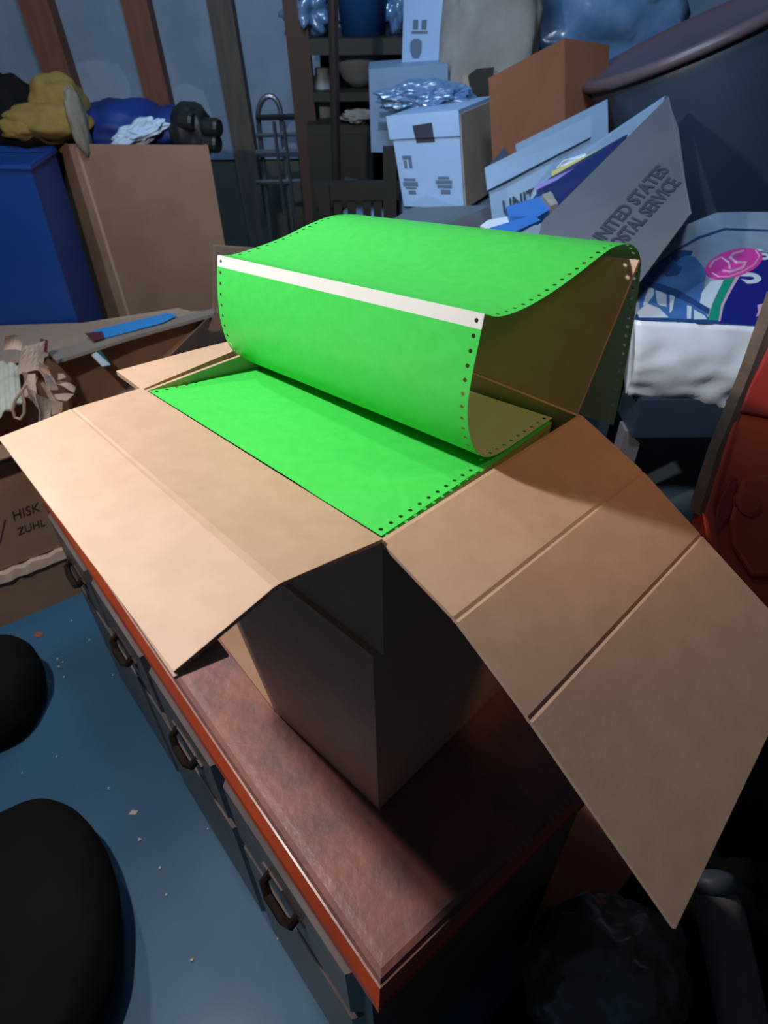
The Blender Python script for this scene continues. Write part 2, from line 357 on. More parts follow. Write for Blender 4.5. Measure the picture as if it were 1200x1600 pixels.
# upper carton
up = thing('open_carton', (C + D) / 2 - Zv * (1.23 - ZB - 0.003), 'open tan cardboard carton full of green continuous paper, its flaps folded out', 'carton')
zb = ZB + 0.003
ub = [Vector((p.x, p.y, zb)) for p in (C, R, D, L)]
obj('body', openbox(ub, [C, R, D, L], 0.004), M['board'], up)
def flapgrid(rows, nj=24, sub=8, th=0.004, crease=0.0016, wob=0.0015, seed=1, edge=0.0):
    """rows = list of (A,B) across the flap from the hinge outwards"""
    P = []
    for k in range(len(rows) - 1):
        (a0, b0), (a1, b1) = rows[k], rows[k + 1]
        last = k == len(rows) - 2; le = ((a0 - a1).length + (b0 - b1).length) / 2; e_ = 0.0028 / le
        ts = [i / sub for i in range(sub)] + ([1.0] if last else [1 - e_])
        if k > 0: ts.insert(1, e_)
        for t in ts:
            A = lerp(a0, a1, t); B = lerp(b0, b1, t); row = []
            for j in range(nj + 1):
                p = lerp(A, B, j / nj)
                amt = wob * noise.noise(p * 7 + Vector((seed, 0, 0)))
                if k > 0 and t == 0: amt -= crease
                row.append(p + Zv * amt)
            P.append(row)
    return P
def esp(o, a=7):
    e_ = o.modifiers.new('e', 'EDGE_SPLIT'); e_.split_angle = math.radians(a); return o
F1a = Vector((-0.0764, 0.3168, 1.2600)); F1b = Vector((-0.3288, 0.5946, 1.2385))
F2a = Vector((-0.1365, 0.2531, 1.2474)); F2b = Vector((-0.3815, 0.5387, 1.2394))
esp(obj('flap', gridsheet(flapgrid([(C, L), (F1a, F1b), (F2a, F2b)], nj=30, sub=10, crease=0.0006, wob=0.0012), 0.004), M['board'], up, smooth=True))
# torn lighter strip of a second board layer under the outer edge of the near flap
obj('torn_edge', plate([F2a + Vector((-0.003, 0.002, -.006)), F2a + Vector((0.03, 0.02, -.006)), lerp(F2a, F2b, .3) + Vector((.03, .03, -.006)), lerp(F2a, F2b, .33) + Vector((0, 0.004, -.006))], 0.003), M['board'], up)
G1a = Vector((0.0555, 0.3326, 1.2058)); G1b = PL(1004, 736, R, (R - C).normalized())
G2a = Vector((0.1097, 0.2728, 1.1585)); G2b = PL(1096, 836, R, (R - C).normalized())
G3a = Vector((0.2103, 0.1620, 1.0584)); G3b = PL(1263, 1018, R, (R - C).normalized())
esp(obj('flap', gridsheet(flapgrid([(C, R), (G1a, G1b), (G2a, G2b), (G3a, G3b)], nj=20, sub=9, crease=0.0014, wob=0.0012, seed=4), 0.004), M['board'], up, smooth=True))
# back flap, standing inside the roll of paper
BKR = R + V * 0.067 + Zv * 0.145; BKD = D + V * 0.067 + Zv * 0.098
obj('flap', gridsheet(flapgrid([(R + U * .007, D), (BKR + U * .007, BKD)], nj=12, sub=8, wob=0.002), 0.004), M['board'], up)
# small far-left flap, partly torn
SL = [bx(WL_, 0.0, 0), bx(WL_ + 0.064, 0.004, -0.001), bx(WL_ + 0.042, 0.095, -0.001), bx(WL_ + 0.029, 0.14, -0.001), bx(WL_ + 0.020, VD, -0.002), bx(WL_, VD, 0)]
obj('flap', prism([p - Zv * 0.004 for p in SL], Zv * 0.006), M['board'], up)

# paper ------------------------------------------------------------
PITCH = 0.0127; W0 = 0.006; W1 = WL_ - 0.0045
def pz(u, v):
    """height of the stack top over the box floor frame (relative to rim)"""
    t = (u - W0) / (W1 - W0); return (-0.003 - 0.010 * (v / .28)) * (1 - t) + (-0.004 - 0.040 * (v / .28)) * t
stk = thing('paper_stack', bx(WL_ / 2, 0.14, ZB + .008 - 1.23), 'stack of green continuous computer paper filling the open carton', 'paper')
def stack_mesh():
    vs, fs = [], []; nu, nv = 12, 10; v0, v1 = 0.012, 0.280
    for i in range(nu + 1):
        for j in range(nv + 1):
            u = W0 + (W1 - W0) * i / nu; v = v0 + (v1 - v0) * j / nv
            vs.append(bx(u, v, pz(u, v) - 0.003))
    k = len(vs)
    for i in range(nu):
        for j in range(nv): a = i * (nv + 1) + j; fs.append((a, a + nv + 1, a + nv + 2, a + 1))
    ring = [i * (nv + 1) for i in range(nu + 1)] + [nu * (nv + 1) + j for j in range(1, nv + 1)] + [i * (nv + 1) + nv for i in range(nu - 1, -1, -1)] + [j for j in range(nv - 1, 0, -1)]
    base = []
    for r in ring:
        p = vs[r].copy(); p.z = ZB + 0.008; base.append(len(vs)); vs.append(p)
    n = len(ring)
    for i in range(n): fs.append((ring[i], ring[(i + 1) % n], base[(i + 1) % n], base[i]))
    fs.append(tuple(reversed(base)))
    mi = [1] * (nu * nv) + [0] * (n + 1)
    return vs, fs, mi
obj('lower_sheets', stack_mesh(), [M['stack_side'], M['green']], stk)

def holed_sheet(F, ncell, s0=0.0, bandcells=()):
    """F(s,t)->point, s along (metres), t across 0..W. Tractor holes cut in both edge strips."""
    W = W1 - W0; vs, fs, mi = [], [], []
    key = {}
    def add(s, t):
        k = (round(s, 5), round(t, 5))
        if k not in key: key[k] = len(vs); vs.append(F(s, t))
        return key[k]
    ns = 3; hr = 0.0020
    ts = [PITCH + (W - 2 * PITCH) * i / 14 for i in range(15)]
    for c in range(ncell):
        m = 1 if c in bandcells else 0; a = s0 + c * PITCH
        for q in range(2):
            sa, sb = a + q * PITCH / 2, a + (q + 1) * PITCH / 2
            for i in range(14):
                fs.append((add(sa, ts[i]), add(sb, ts[i]), add(sb, ts[i + 1]), add(sa, ts[i + 1]))); mi.append(m)
        for t0 in (0.0, W - PITCH):
            cs, ct = a + PITCH / 2, t0 + PITCH / 2; h = PITCH / 2
            outer = [(-1, -1), (0, -1), (1, -1), (1, 0), (1, 1), (0, 1), (-1, 1), (-1, 0)]
            o = [add(cs + x * h, ct + y * h) for x, y in outer]
            inn = []
            for k in range(16):
                ang = math.atan2(-1, -1) + k * math.pi / 8; inn.append(add(cs + hr * math.cos(ang), ct + hr * math.sin(ang)))
            for k in range(8):
                i0, i1, i2 = inn[2 * k], inn[2 * k + 1], inn[(2 * k + 2) % 16]
                fs.append((o[k], o[(k + 1) % 8], i2, i1)); mi.append(m); fs.append((o[k], i1, i0)); mi.append(m)
    return vs, fs, mi
def catmull(P, n=12):
    out = []
    for i in range(len(P) - 1):
        p0, p1, p2, p3 = P[max(i - 1, 0)], P[i], P[i + 1], P[min(i + 2, len(P) - 1)]
        for k in range(n):
            t = k / n
            out.append(tuple(0.5 * (2 * b + (c - a) * t + (2 * a - 5 * b + 4 * c - d) * t * t + (3 * b - a - 3 * c + d) * t ** 3) for a, b, c, d in zip(p0, p1, p2, p3)))
    out.append(P[-1]); return out
def curve_fn(PR, PL_):
    q = catmull([(a[0], a[1], b[0], b[1]) for a, b in zip(PR, PL_)])
    s = [0.0]
    for a, b in zip(q, q[1:]): s.append(s[-1] + math.hypot(a[0] - b[0], a[1] - b[1]))
    def F(x, t):
        x = max(0, min(x, s[-1] - 1e-6)); i = 0
        lo, hi = 0, len(s) - 1
        while hi - lo > 1:
            mid = (lo + hi) // 2
            if s[mid] <= x: lo = mid
            else: hi = mid
        f = (x - s[lo]) / max(s[lo + 1] - s[lo], 1e-9); p = [a + (b - a) * f for a, b in zip(q[lo], q[lo + 1])]
        k = t / (W1 - W0); return bx(W0 + t, p[0] + (p[2] - p[0]) * k, p[1] + (p[3] - p[1]) * k)
    return F, s[-1]
def solid(o, th=0.00035):
    md = o.modifiers.new('s', 'SOLIDIFY'); md.thickness = th; md.offset = 0; md.material_offset = 2; md.material_offset_rim = 0
    es = o.modifiers.new('e', 'EDGE_SPLIT'); es.split_angle = math.radians(35)
PM = [M['green'], M['band'], M['paper_back'], M['paper_back']]
# page lying on top of the stack, near half
n1 = 11
def Fpage(s, t):
    v = 0.0055 + s * 1.005; u = W0 + t
    lift = 0.004 * max(0, 1 - v / 0.05) * (0.7 if t < .1 else 1) + 0.0015 * math.sin(v * 22)
    return bx(u, v, pz(u, v) + lift + 0.0006)
o = obj('top_sheet', holed_sheet(Fpage, n1), [M['green'], M['band']], stk, smooth=True); solid(o)
# curled sheet: lies on the stack, curls up at the front
PRr = [(0.283, -0.010), (0.235, -0.008), (0.185, -0.005), (0.158, 0.0015), (0.138, 0.017), (0.123, 0.044), (0.116, 0.075), (0.118, 0.104), (0.123, 0.130), (0.128, 0.1565)]
PLl = [(0.283, -0.041), (0.240, -0.036), (0.195, -0.031), (0.165, -0.024), (0.140, -0.012), (0.122, 0.012), (0.116, 0.042), (0.117, 0.071), (0.121, 0.096), (0.127, 0.121)]
F2, l2 = curve_fn(PRr, PLl); n2 = int(l2 / PITCH)
PR3 = [(0.128, 0.1565), (0.150, 0.147), (0.185, 0.1425), (0.226, 0.143), (0.274, 0.148), (0.313, 0.154), (0.345, 0.156), (0.385, 0.147), (0.416, 0.121), (0.433, 0.067), (0.446, 0.004), (0.455, -0.063), (0.459, -0.11)]
PL3 = [(0.127, 0.121), (0.145, 0.1165), (0.181, 0.116), (0.222, 0.118), (0.262, 0.123), (0.295, 0.125), (0.325, 0.122), (0.362, 0.112), (0.392, 0.090), (0.412, 0.040), (0.425, -0.02), (0.434, -0.08), (0.438, -0.13)]
F3, l3 = curve_fn(PR3, PL3); n3 = int(l3 / PITCH)
off2 = l2 - n2 * PITCH
roll = thing('curled_form_paper', bx(WL_ / 2, 0.2, -0.02), 'green continuous form sheet curled into a roll above the stack, white strip along its fold', 'paper')
o = obj('front_sheet', holed_sheet(F2, n2, off2, bandcells=(n2 - 1,)), PM, roll, smooth=True); solid(o)
o = obj('rear_sheet', holed_sheet(F3, n3, 0.0), PM, roll, smooth=True); solid(o)
SHEETS = [o for o in COL.objects if o.name in ('top_sheet', 'front_sheet', 'rear_sheet')]

# tan scrap on the dresser behind the lower carton
sp = [Zp(429, 1112, 0.7515), Zp(350, 1009, 0.7515), Zp(322, 968, 0.7515), Zp(365, 965, 0.7515)]
obj('cardboard_scrap', prism(sp, (0, 0, 0.004)), M['board_dark'], label='small tan cardboard scrap lying on the dresser top against the lower carton', cat='cardboard')

# ------------------------------------------------------------------ torn open carton on the floor, left
cf0 = Vector((-1.45, 1.18, 0)); cf1 = Vector((-0.966, 1.5137, 0)); dirf = (cf1 - cf0).normalized(); dirb = Vector((-dirf.y, dirf.x, 0))
def cb(a, b, z): return cf1 + dirf * a + dirb * b + Zv * z
bc = thing('base_carton', cb(-.3, .3, 0), 'low brown carton on the blue floor at the left edge, under the torn open carton', 'carton')
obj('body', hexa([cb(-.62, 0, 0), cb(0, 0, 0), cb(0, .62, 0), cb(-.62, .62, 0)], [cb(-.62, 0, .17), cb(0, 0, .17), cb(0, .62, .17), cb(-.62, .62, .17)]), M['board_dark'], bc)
# torn light ridge between the two
rg = []
for k in range(26):
    a = -0.62 + 0.62 * k / 25
    rg.append((a, 0.012 + 0.012 * noise.noise(Vector((k * .9, 0, 0))), 0.030 + 0.022 * noise.noise(Vector((k * .7, 5, 0)))))
vs, fs = [], []
for a, w_, h_ in rg: vs += [cb(a, -w_, .17), cb(a, -w_ * .6, .17 + h_), cb(a, .03, .17 + h_), cb(a, .03, .17)]
for k in range(25):
    for q in range(4): fs.append((k * 4 + q, k * 4 + (q + 1) % 4, k * 4 + 4 + (q + 1) % 4, k * 4 + 4 + q))
fs += [(3, 2, 1, 0), (100, 101, 102, 103)]
obj('torn_flap', (vs, fs), M['kraft'], bc)
tc = thing('torn_carton', cb(-.3, .35, .205), 'big torn open brown carton with handwriting on its side, left of the dresser', 'carton')
nb = [cb(-.62, 0.01, .205), cb(.20, 0.01, .205), cb(.10, .60, .205), cb(-.62, .60, .205)]
ntp = [cb(-.62, 0.01, .60), cb(.22, 0.01, .60), Zp(335, 487, .60), Zp(75, 555, .60)]
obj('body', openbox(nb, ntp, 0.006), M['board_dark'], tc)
# far rim flap folded outwards (tan, lit) and upright flap by the roll
fA, fB = Zp(335, 487, .602), Zp(75, 555, .602)
obj('flap', plate([fA, fB, Zp(-40, 580, .60), Zp(-40, 508, .56), Zp(0, 510, .57), Zp(130, 506, .585), Zp(278, 483, .61), Zp(300, 488, .607)], 0.008), M['board'], tc)
up_b = ntp[2]
obj('flap', plate([Yp(333, 487, 2.33), Yp(334, 383, 2.30), Yp(418, 389, 2.45), Yp(418, 500, 2.45)], 0.006), M['board'], tc)
obj('rim_edge', plate([Zp(335, 484, .606), Zp(335, 492, .606), Zp(200, 530, .606), Zp(88, 566, .606), Zp(75, 552, .606), Zp(200, 516, .606)], 0.012), M['board_grey'], tc)
# front strip visible at the left border
obj('flap', plate([cb(-.62, 0.008, .604), cb(-.01, 0.008, .604), cb(-.01, -.04, .59), cb(-.62, -.05, .585)], 0.005), M['board_dark'], tc)
# writing on the near side
fq_n = -dirb
og = PL(20, 805, cb(0, 0, 0), dirb); 
for s_, p_, h_ in (('HISK', (20, 813), .046), ('ZUHL', (28, 836), .038)):
    obj('handwriting', text_vf(s_, PL(*p_, cb(0, .01, 0), dirb) + fq_n * .0015, dirf, (Zv + dirf * .2), h_, sx=0.8), M['marker'], tc, label='dark marker handwriting on the carton side')
obj('drawn_line', tube([PL(0, 848, cb(0, .01, 0), dirb), PL(8, 812, cb(0, .01, 0), dirb)], 0.002, 6), M['marker'], tc)
# tape + colour card on rim, hanging strip
obj('packing_tape', plate([Zp(143, 517, .618), Zp(262, 489, .622), Zp(276, 493, .622), Zp(255, 504, .619), Zp(165, 528, .617)], 0.002), M['brightblue'], label='bright blue strip lying along the rim of the torn carton', cat='tape')
obj('colour_card', plate([Zp(133, 521, .622), Zp(160, 518, .622), Zp(163, 528, .622), Zp(146, 533, .622)], 0.003), M['maroon'], label='small dark maroon card at the left end of the bright blue strip', cat='card')
hs = thing('hanging_strip', Yp(150, 560, 2.0), 'white strip with a teal edge hanging inside the torn carton rim', 'strip')
obj('white_side', plate([Yp(133, 545, 2.06), Yp(143, 543, 2.06), Yp(173, 570, 1.98), Yp(160, 573, 1.98)], 0.003), M['p_white'], hs)
obj('teal_side', plate([Yp(143, 543, 2.065), Yp(152, 541, 2.065), Yp(171, 566, 1.985), Yp(173, 571, 1.985)], 0.003), M['teal'], hs)
# ribbed cream sheet on the far left
P = []
for i in range(30):
    row = []
    for j in range(10):
        a = Zp(-60 + 90 * i / 29 - 4 * j / 9, 560 + 12 * i / 29 + 0 * j, 0.62); b = Zp(-60 + 95 * i / 29, 690 - 45 * i / 29 - 18 * (i / 29), 0.60)
        row.append(lerp(a, b, j / 9) + Zv * (0.006 * math.sin(i * 1.3)))
    P.append(row)
obj('ribbed_sheet', gridsheet(P, 0.006), M['cream'], label='cream ribbed plastic sheet at the left edge beside the crumpled kraft paper', cat='sheet')
# crumpled kraft paper
kp = thing('crumpled_paper', Zp(90, 620, 0.62), 'torn crumpled brown kraft paper spilling from the torn carton', 'paper')
def scrap(pts, y, amp, seed, sub=5, th=0.0012):
    q = [Yp(px, py, y + dy) for px, py, dy in pts]; P = []
    for i in range(sub + 1):
        row = []
        for j in range(sub + 1):
            p = onface(q, i / sub, j / sub)
            row.append(p + Vector((noise.noise(p * 14 + Vector((seed, 0, 0))), noise.noise(p * 14 + Vector((0, seed, 0))) * 1.6, noise.noise(p * 14 + Vector((0, 0, seed))))) * amp)
        P.append(row)
    return gridsheet(P, th)
SC_ = [([(30, 545, 0), (68, 535, .1), (66, 582, .0), (28, 585, -.05)], 1.75), ([(30, 580, 0), (60, 578, .1), (52, 622, -.05), (34, 615, 0)], 1.70),
       ([(56, 580, 0), (76, 570, .1), (92, 603, 0), (78, 612, -.05)], 1.72), ([(48, 585, 0), (58, 583, 0), (58, 640, -.05), (46, 628, 0)], 1.66),
       ([(58, 615, 0), (82, 624, .05), (84, 656, 0), (60, 662, -.05)], 1.6), ([(78, 598, 0), (92, 596, 0), (124, 605, .05), (122, 612, 0)], 1.72),
       ([(60, 560, 0), (76, 572, 0), (80, 590, 0), (58, 585, 0)], 1.74), ([(80, 625, 0), (95, 630, 0), (92, 648, 0), (82, 652, 0)], 1.62),
       ([(85, 612, 0), (112, 615, 0), (104, 622, 0), (88, 617, 0)], 1.7), ([(5, 520, 0), (34, 528, .05), (30, 552, 0), (8, 548, 0)], 1.8),
       ([(88, 585, 0), (100, 588, 0), (106, 594, 0), (92, 593, 0)], 1.78), ([(66, 600, 0), (72, 598, .0), (88, 622, .0), (80, 626, 0)], 1.68)]
for k, (pts, y) in enumerate(SC_): obj('scrap', scrap(pts, y, 0.018, k * 3.3), M['kraft'], kp)
lp = [Yp(px, py, 1.64) for px, py in ((42, 600), (36, 608), (24, 625), (20, 640), (23, 652), (32, 655), (38, 645), (38, 628), (34, 612), (40, 603))]
obj('string_loop', tube(lp, 0.0045, 6), M['kraft'], kp)
for k, (pts, y) in enumerate([([(64, 528, 0), (76, 530, 0), (76, 550, 0), (64, 545, 0)], 1.95)]):
    obj('torn_hole_card', scrap(pts, y, 0.006, 9), M['maroon'], label='dark red torn card poking through the carton rim', cat='card')

# ------------------------------------------------------------------ tall carton with soft goods, far left
y0 = 2.60; tcA = Yp(106, 225, y0); zt = tcA.z
def tz(px, py): return Zp(px, py, zt)
cr, cl = tz(325, 227), tcA + Vector((-.16, .16, 0))
vback = cl - tcA; q4 = [Vector((p.x, p.y, 0)) for p in (tcA, cr, cr + Vector((-.25, .45, 0)), cl)]
tl4 = [tcA, cr, cr + Vector((-.25, .45, 0)), cl]
tlc = thing('tall_carton', (tcA.x + .3, 2.85, 0), 'tall tan carton standing by the wall, heaped with a mustard fleece and blue bag', 'carton')
q4 = [Vector((p.x * .985 + 0, p.y, 0)) for p in tl4]
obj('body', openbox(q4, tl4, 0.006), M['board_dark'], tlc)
obj('corner_highlight', tube([tl4[0] + Vector((0.03, -.003, -.01)), Vector((q4[0].x + .04, q4[0].y - .003, .25))], 0.006, 6), M['board'], tlc, label='pale painted highlight near the left corner')  # paler tube paints a highlight down the carton corner
obj('fleece', join(blob(Yp(72, 190, 2.65), (.15, .12, .065), .14, 1.3, 3), blob(Yp(92, 165, 2.72), (.095, .10, .10), .14, 1.4, 5), blob(Yp(35, 198, 2.6), (.08, .07, .04), .15, 1.5, 8)), M['yellow'], smooth=True,
    label='mustard yellow crumpled fleece on the left corner of the tall carton', cat='blanket')
obj('beige_sleeve', blob(Yp(122, 190, 2.6), (.028, .05, .11), .12, 1.5, 4), M['beige'], smooth=True, label='beige cloth strip hanging between the mustard fleece and the blue bag', cat='cloth')
obj('nylon_bag', join(blob(Yp(195, 198, 2.78), (.19, .14, .09), .14, 1.5, 11), blob(Yp(262, 205, 2.75), (.13, .12, .08), .14, 1.6, 13)), M['bluecloth'], smooth=True,
    label='blue nylon bag bulging out of the tall carton top', cat='bag')
obj('tissue', blob(Yp(218, 208, 2.64), (.10, .05, .035), .28, 2.0, 21, rot=Matrix.Rotation(-.35, 3, 'Y')), M['whitecloth'], label='crumpled white tissue on the blue nylon bag', cat='tissue')
tp = thing('camera_gear', Yp(305, 210, 2.62), 'black lumpy camera gear with round knobs at the right corner of the tall carton', 'camera gear')
obj('body', blob(Yp(300, 206, 2.66), (.07, .08, .09), .12, 2.0, 31, power=.8), M['black'], tp, smooth=True)
for px, py in ((331, 199), (330, 224), (292, 190)):
    a = Yp(px, py, 2.60); obj('knob', lathe([(.026, -.03), (.03, -.02), (.03, .02), (.026, .03)], a, (1, -.3, 0), 16), M['black'], tp)

# blue bin + black bag
bn = thing('plastic_bin', (-1.75, 2.75, 0), 'large blue plastic storage bin standing left of the tall carton', 'bin')
a_, b_ = Yp(-120, 262, 2.32), Yp(47, 262, 2.32)
tq = [a_, b_, b_ + Vector((-.02, .26, 0)), a_ + Vector((0, .26, 0))]; bq = [Vector((p.x * 1.0 - .0, p.y, 0)) for p in tq]; bq[1].x -= .02; bq[2].x -= .02
obj('body', openbox(bq, tq, .006), M['bin_blue'], bn)
obj('rim', tube([tq[0], tq[1], tq[2], tq[3]], .012, 6, closed=True), M['bin_blue'], bn)
obj('dark_bag', blob(Yp(8, 215, 2.72), (.21, .16, .19), .25, 1.8, 41), M['black_soft'], smooth=True, label='black cloth bag stuffed into the blue bin at the left edge', cat='bag')

# ------------------------------------------------------------------ hand truck, posts, dark furniture
ht = thing('hand_truck', Yp(432, 330, 3.15), 'thin metal hand truck with arched handle against the wall right of the third stud', 'hand truck')
ar = []
for k in range(13):
    a = math.pi * k / 12; ar.append(Yp(421 - 18 * math.cos(a), 182 - 32 * math.sin(a), 3.15))
le = Yp(410, 300, 3.15); le.z = 0.05; ri = Yp(446, 300, 3.15); ri.z = 0.05; ri.x = ar[-1].x + .01; le.x = ar[0].x - .01
obj('frame', tube([le] + ar + [ri], .011, 8), M['metal'], ht)
for py, m in ((184, .012), (212, .009), (240, .016), (285, .010)):
    A_, B_ = Yp(400, py, 3.13), Yp(470, py - 2, 3.13); obj('crossbar', tube([A_, B_], m, 6), M['metal'] if py != 184 else M['black'], ht)
for dx in (25, 40): obj('upright', tube([Yp(403 + dx, 190, 3.12), Yp(420 + dx, 335, 3.12)], .008, 6), M['metal'], ht)
def post(name, a, b, y, wx, dy, m, label, cat):
    A, B = Yp(*a, y), Yp(*b, y); d = (A - B) / (A.z - B.z); bot = B - d * B.z; top = A + d * .12
    wv = Vector((wx, 0, 0)); dv = Vector((0, dy, 0))
    return obj(name, hexa([bot, bot + wv, bot + wv + dv, bot + dv], [top, top + wv, top + wv + dv, top + dv]), m, label=label, cat=cat)
post('shelf_upright', (446, 50), (462, 200), 3.0, 0.085, 0.06, M['brown_post'], 'dark brown wooden upright of the storage shelf right of the hand truck', 'post')
pl_ = Yp(520, 0, 2.5); pb = Yp(527, 340, 2.5)
dd = (pl_ - pb) / (pl_.z - pb.z)
obj('metal_pole', tube([pb - dd * pb.z, pl_ + dd * .2], .016, 12), M['pole'], label='thin dark metal floor pole rising in front of the dark cabinet', cat='pole')
# dark cabinet block
(cv, q) = pxbox((478, 196), (582, 190), (600, 290), (486, 290), (0, .5, 0), 2.9)
q_ = [p.copy() for p in q]
A_, B_ = q_[0], q_[1]
cab = thing('dark_cabinet', (A_.x + .15, 3.1, 0), 'near-black wooden cabinet in the gloom behind the paper roll', 'cabinet')
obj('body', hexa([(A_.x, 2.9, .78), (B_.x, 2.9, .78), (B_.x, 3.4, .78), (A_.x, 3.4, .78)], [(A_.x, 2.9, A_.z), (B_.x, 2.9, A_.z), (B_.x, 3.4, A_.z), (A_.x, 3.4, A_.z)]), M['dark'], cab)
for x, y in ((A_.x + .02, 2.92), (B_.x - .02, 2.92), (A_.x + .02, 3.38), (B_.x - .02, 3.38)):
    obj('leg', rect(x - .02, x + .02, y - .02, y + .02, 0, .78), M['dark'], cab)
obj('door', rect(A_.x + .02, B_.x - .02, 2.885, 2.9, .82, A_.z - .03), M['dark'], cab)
obj('metal_plate', plate([Yp(539, 277, 2.86), Yp(560, 281, 2.86), Yp(560, 287, 2.86), Yp(538, 283, 2.86)], .004), M['metal'], cab)
# side board left of it (fills the gloom)
obj('upright_board', rect(Yp(462, 200, 3.25).x, Yp(500, 200, 3.25).x, 3.25, 3.29, 0, Yp(470, 120, 3.25).z), M['dark'], label='dark upright board between the shelf upright and the dark cabinet', cat='board')
# chair
ch = thing('slat_back_chair', (0.0, 2.35, 0), 'dark wooden chair with a slatted back in front of the dark cabinet', 'chair')
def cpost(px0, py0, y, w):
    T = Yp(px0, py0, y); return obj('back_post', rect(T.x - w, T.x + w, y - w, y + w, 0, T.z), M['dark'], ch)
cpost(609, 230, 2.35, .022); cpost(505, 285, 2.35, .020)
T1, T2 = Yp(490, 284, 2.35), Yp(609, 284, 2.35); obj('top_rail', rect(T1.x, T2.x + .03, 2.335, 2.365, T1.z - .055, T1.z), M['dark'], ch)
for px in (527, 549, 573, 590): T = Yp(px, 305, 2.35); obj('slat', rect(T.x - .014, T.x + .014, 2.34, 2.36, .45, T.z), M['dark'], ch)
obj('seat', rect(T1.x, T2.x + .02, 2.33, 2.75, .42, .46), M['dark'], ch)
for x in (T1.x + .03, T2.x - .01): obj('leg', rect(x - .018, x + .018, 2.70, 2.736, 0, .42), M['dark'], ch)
# pale things glimpsed behind the slats
obj('white_bucket', lathe([(.075, 0), (.095, .81), (.10, .83)], (Yp(586, 330, 2.79).x - .03, 2.79, 0), n=24), M['wplastic'], smooth=True, label='tall pale plastic bin seen between the chair back slats', cat='bin')
obj('pale_board', rect(Yp(500, 320, 2.84).x, Yp(560, 320, 2.84).x, 2.83, 2.845, 0, .80), M['tray_white'], label='pale board standing behind the left slats of the dark chair', cat='board')
# shelf
shz = Yp(560, 112, 2.95).z
sh = thing('storage_shelf', (0, 3.1, shz), 'dark wooden storage shelf high at the back wall holding the blue bucket', 'shelf')
xa, xb = Yp(482, 60, 2.95).x, Yp(640, 60, 2.95).x
z2 = Yp(560, 60, 2.95).z
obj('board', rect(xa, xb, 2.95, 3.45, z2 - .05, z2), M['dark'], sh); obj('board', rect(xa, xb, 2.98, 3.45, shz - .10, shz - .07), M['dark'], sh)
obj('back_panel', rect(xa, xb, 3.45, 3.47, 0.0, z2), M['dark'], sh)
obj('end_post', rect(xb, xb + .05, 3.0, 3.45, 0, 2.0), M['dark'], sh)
bk = thing('bucket', Yp(568, 58, 3.05), 'blue plastic bucket on the high dark shelf', 'bucket')
bz = z2; bxx = Yp(568, 58, 3.08).x
obj('body', lathe([(.085, 0), (.11, .25), (.118, .26), (.118, .27)], (bxx, 3.1, bz + .001), n=28), M['bucket'], bk, smooth=True)
obj('clear_bag', blob((Yp(482, 40, 3.05).x, 3.08, z2 + .075), (.085, .08, .085), .35, 2.5, 51, flat=z2 + .001), M['film_blue'], smooth=True, label='crumpled clear plastic bag on the high shelf left of the blue bucket', cat='bag')
obj('clear_bag', blob((Yp(622, 30, 3.05).x, 3.12, z2 + .075), (.05, .06, .09), .3, 2.5, 54, flat=z2 + .001), M['film_blue'], smooth=True, label='crumpled clear plastic bag on the high shelf right of the blue bucket', cat='bag')
obj('bowl', lathe([(.03, 0), (.07, .03), (.098, .09), (.10, .12), (.09, .15)], (Yp(563, 160, 3.1).x, 3.12, shz - .069), n=28), M['ceramic'], smooth=True, label='dull grey-white rounded pot under the dark shelf', cat='pot')
obj('glass_jar', lathe([(.035, 0), (.04, .02), (.04, .14), (.028, .17), (.028, .19)], (Yp(507, 180, 3.1).x, 3.1, Yp(507, 192, 3.1).z), n=20), M['ceramic'], smooth=True, label='slim pale jar standing on the dark cabinet left of the metal pole', cat='jar')
obj('white_cloth', blob(Yp(568, 182, 2.95), (.085, .06, .022), .4, 2.2, 61), M['sack'], smooth=True, label='pale rumpled cloth on top of the dark cabinet', cat='cloth')

# ------------------------------------------------------------------ white postal boxes
def marks(q, lst, nrm, parent, m, nm='printed_mark'):
    for (s0, t0, s1, t1) in lst: obj(nm, patch(q, s0, t0, s1, t1, nrm), m, parent)
F = Vector((0, -1, 0))
# tall box A
vf, q = pxbox((632, -40), (738, -40), (722, 172), (626, 172), (0.05, .28, 0), 2.75)
bA = thing('postal_box', Yp(675, 172, 2.8), 'tall pale blue-white postal box with dark emblems, upper back of the box pile', 'box', 'white postal boxes at the back')
obj('body', vf, M['wplastic'], bA)
for s, t in ((.12, .52), (.68, .60)):
    c = onface(q, s + .09, t); obj('printed_mark', prism([c + Vector((dx * .020, 0, dz * .028)) for dx, dz in ((-1, -.3), (-.5, -1), (.5, -1), (1, -.3), (1, .7), (.4, 1), (-.4, 1), (-1, .7))], F * .001), M['ink2'], bA)
marks(q, [(.15, .31, .23, .38), (.28, .31, .36, .38), (.13, .39, .38, .41)], F, bA, M['ink2'])
obj('lettering', join(text_vf('UNITED STATES', onface(q, .12, .86) + F * .001, (1, 0, 0.02), Zv, .04, sx=.68), text_vf('POSTAL SERVICE', onface(q, .42, .93) + F * .001, (1, 0, 0.02), Zv, .036, sx=.5)), M['ink2'], bA)
# box B, left, lower
vf, q = pxbox((576, 108), (700, 100), (700, 240), (580, 238), (0.0, .22, 0), 2.62)
bB = thing('postal_box', Yp(630, 240, 2.65), 'pale postal box half hidden behind the bright white box, left of the pile', 'box', 'white postal boxes at the back')
obj('body', vf, M['tray_white'], bB)
marks(q, [(.12, .50, .45, .56), (.10, .62, .44, .72)], F, bB, M['ink2'])
obj('handhole', prism([onface(q, .27, .31), onface(q, .42, .28), onface(q, .45, .38), onface(q, .35, .44), onface(q, .26, .40)], F * .002), M['sack'], bB)
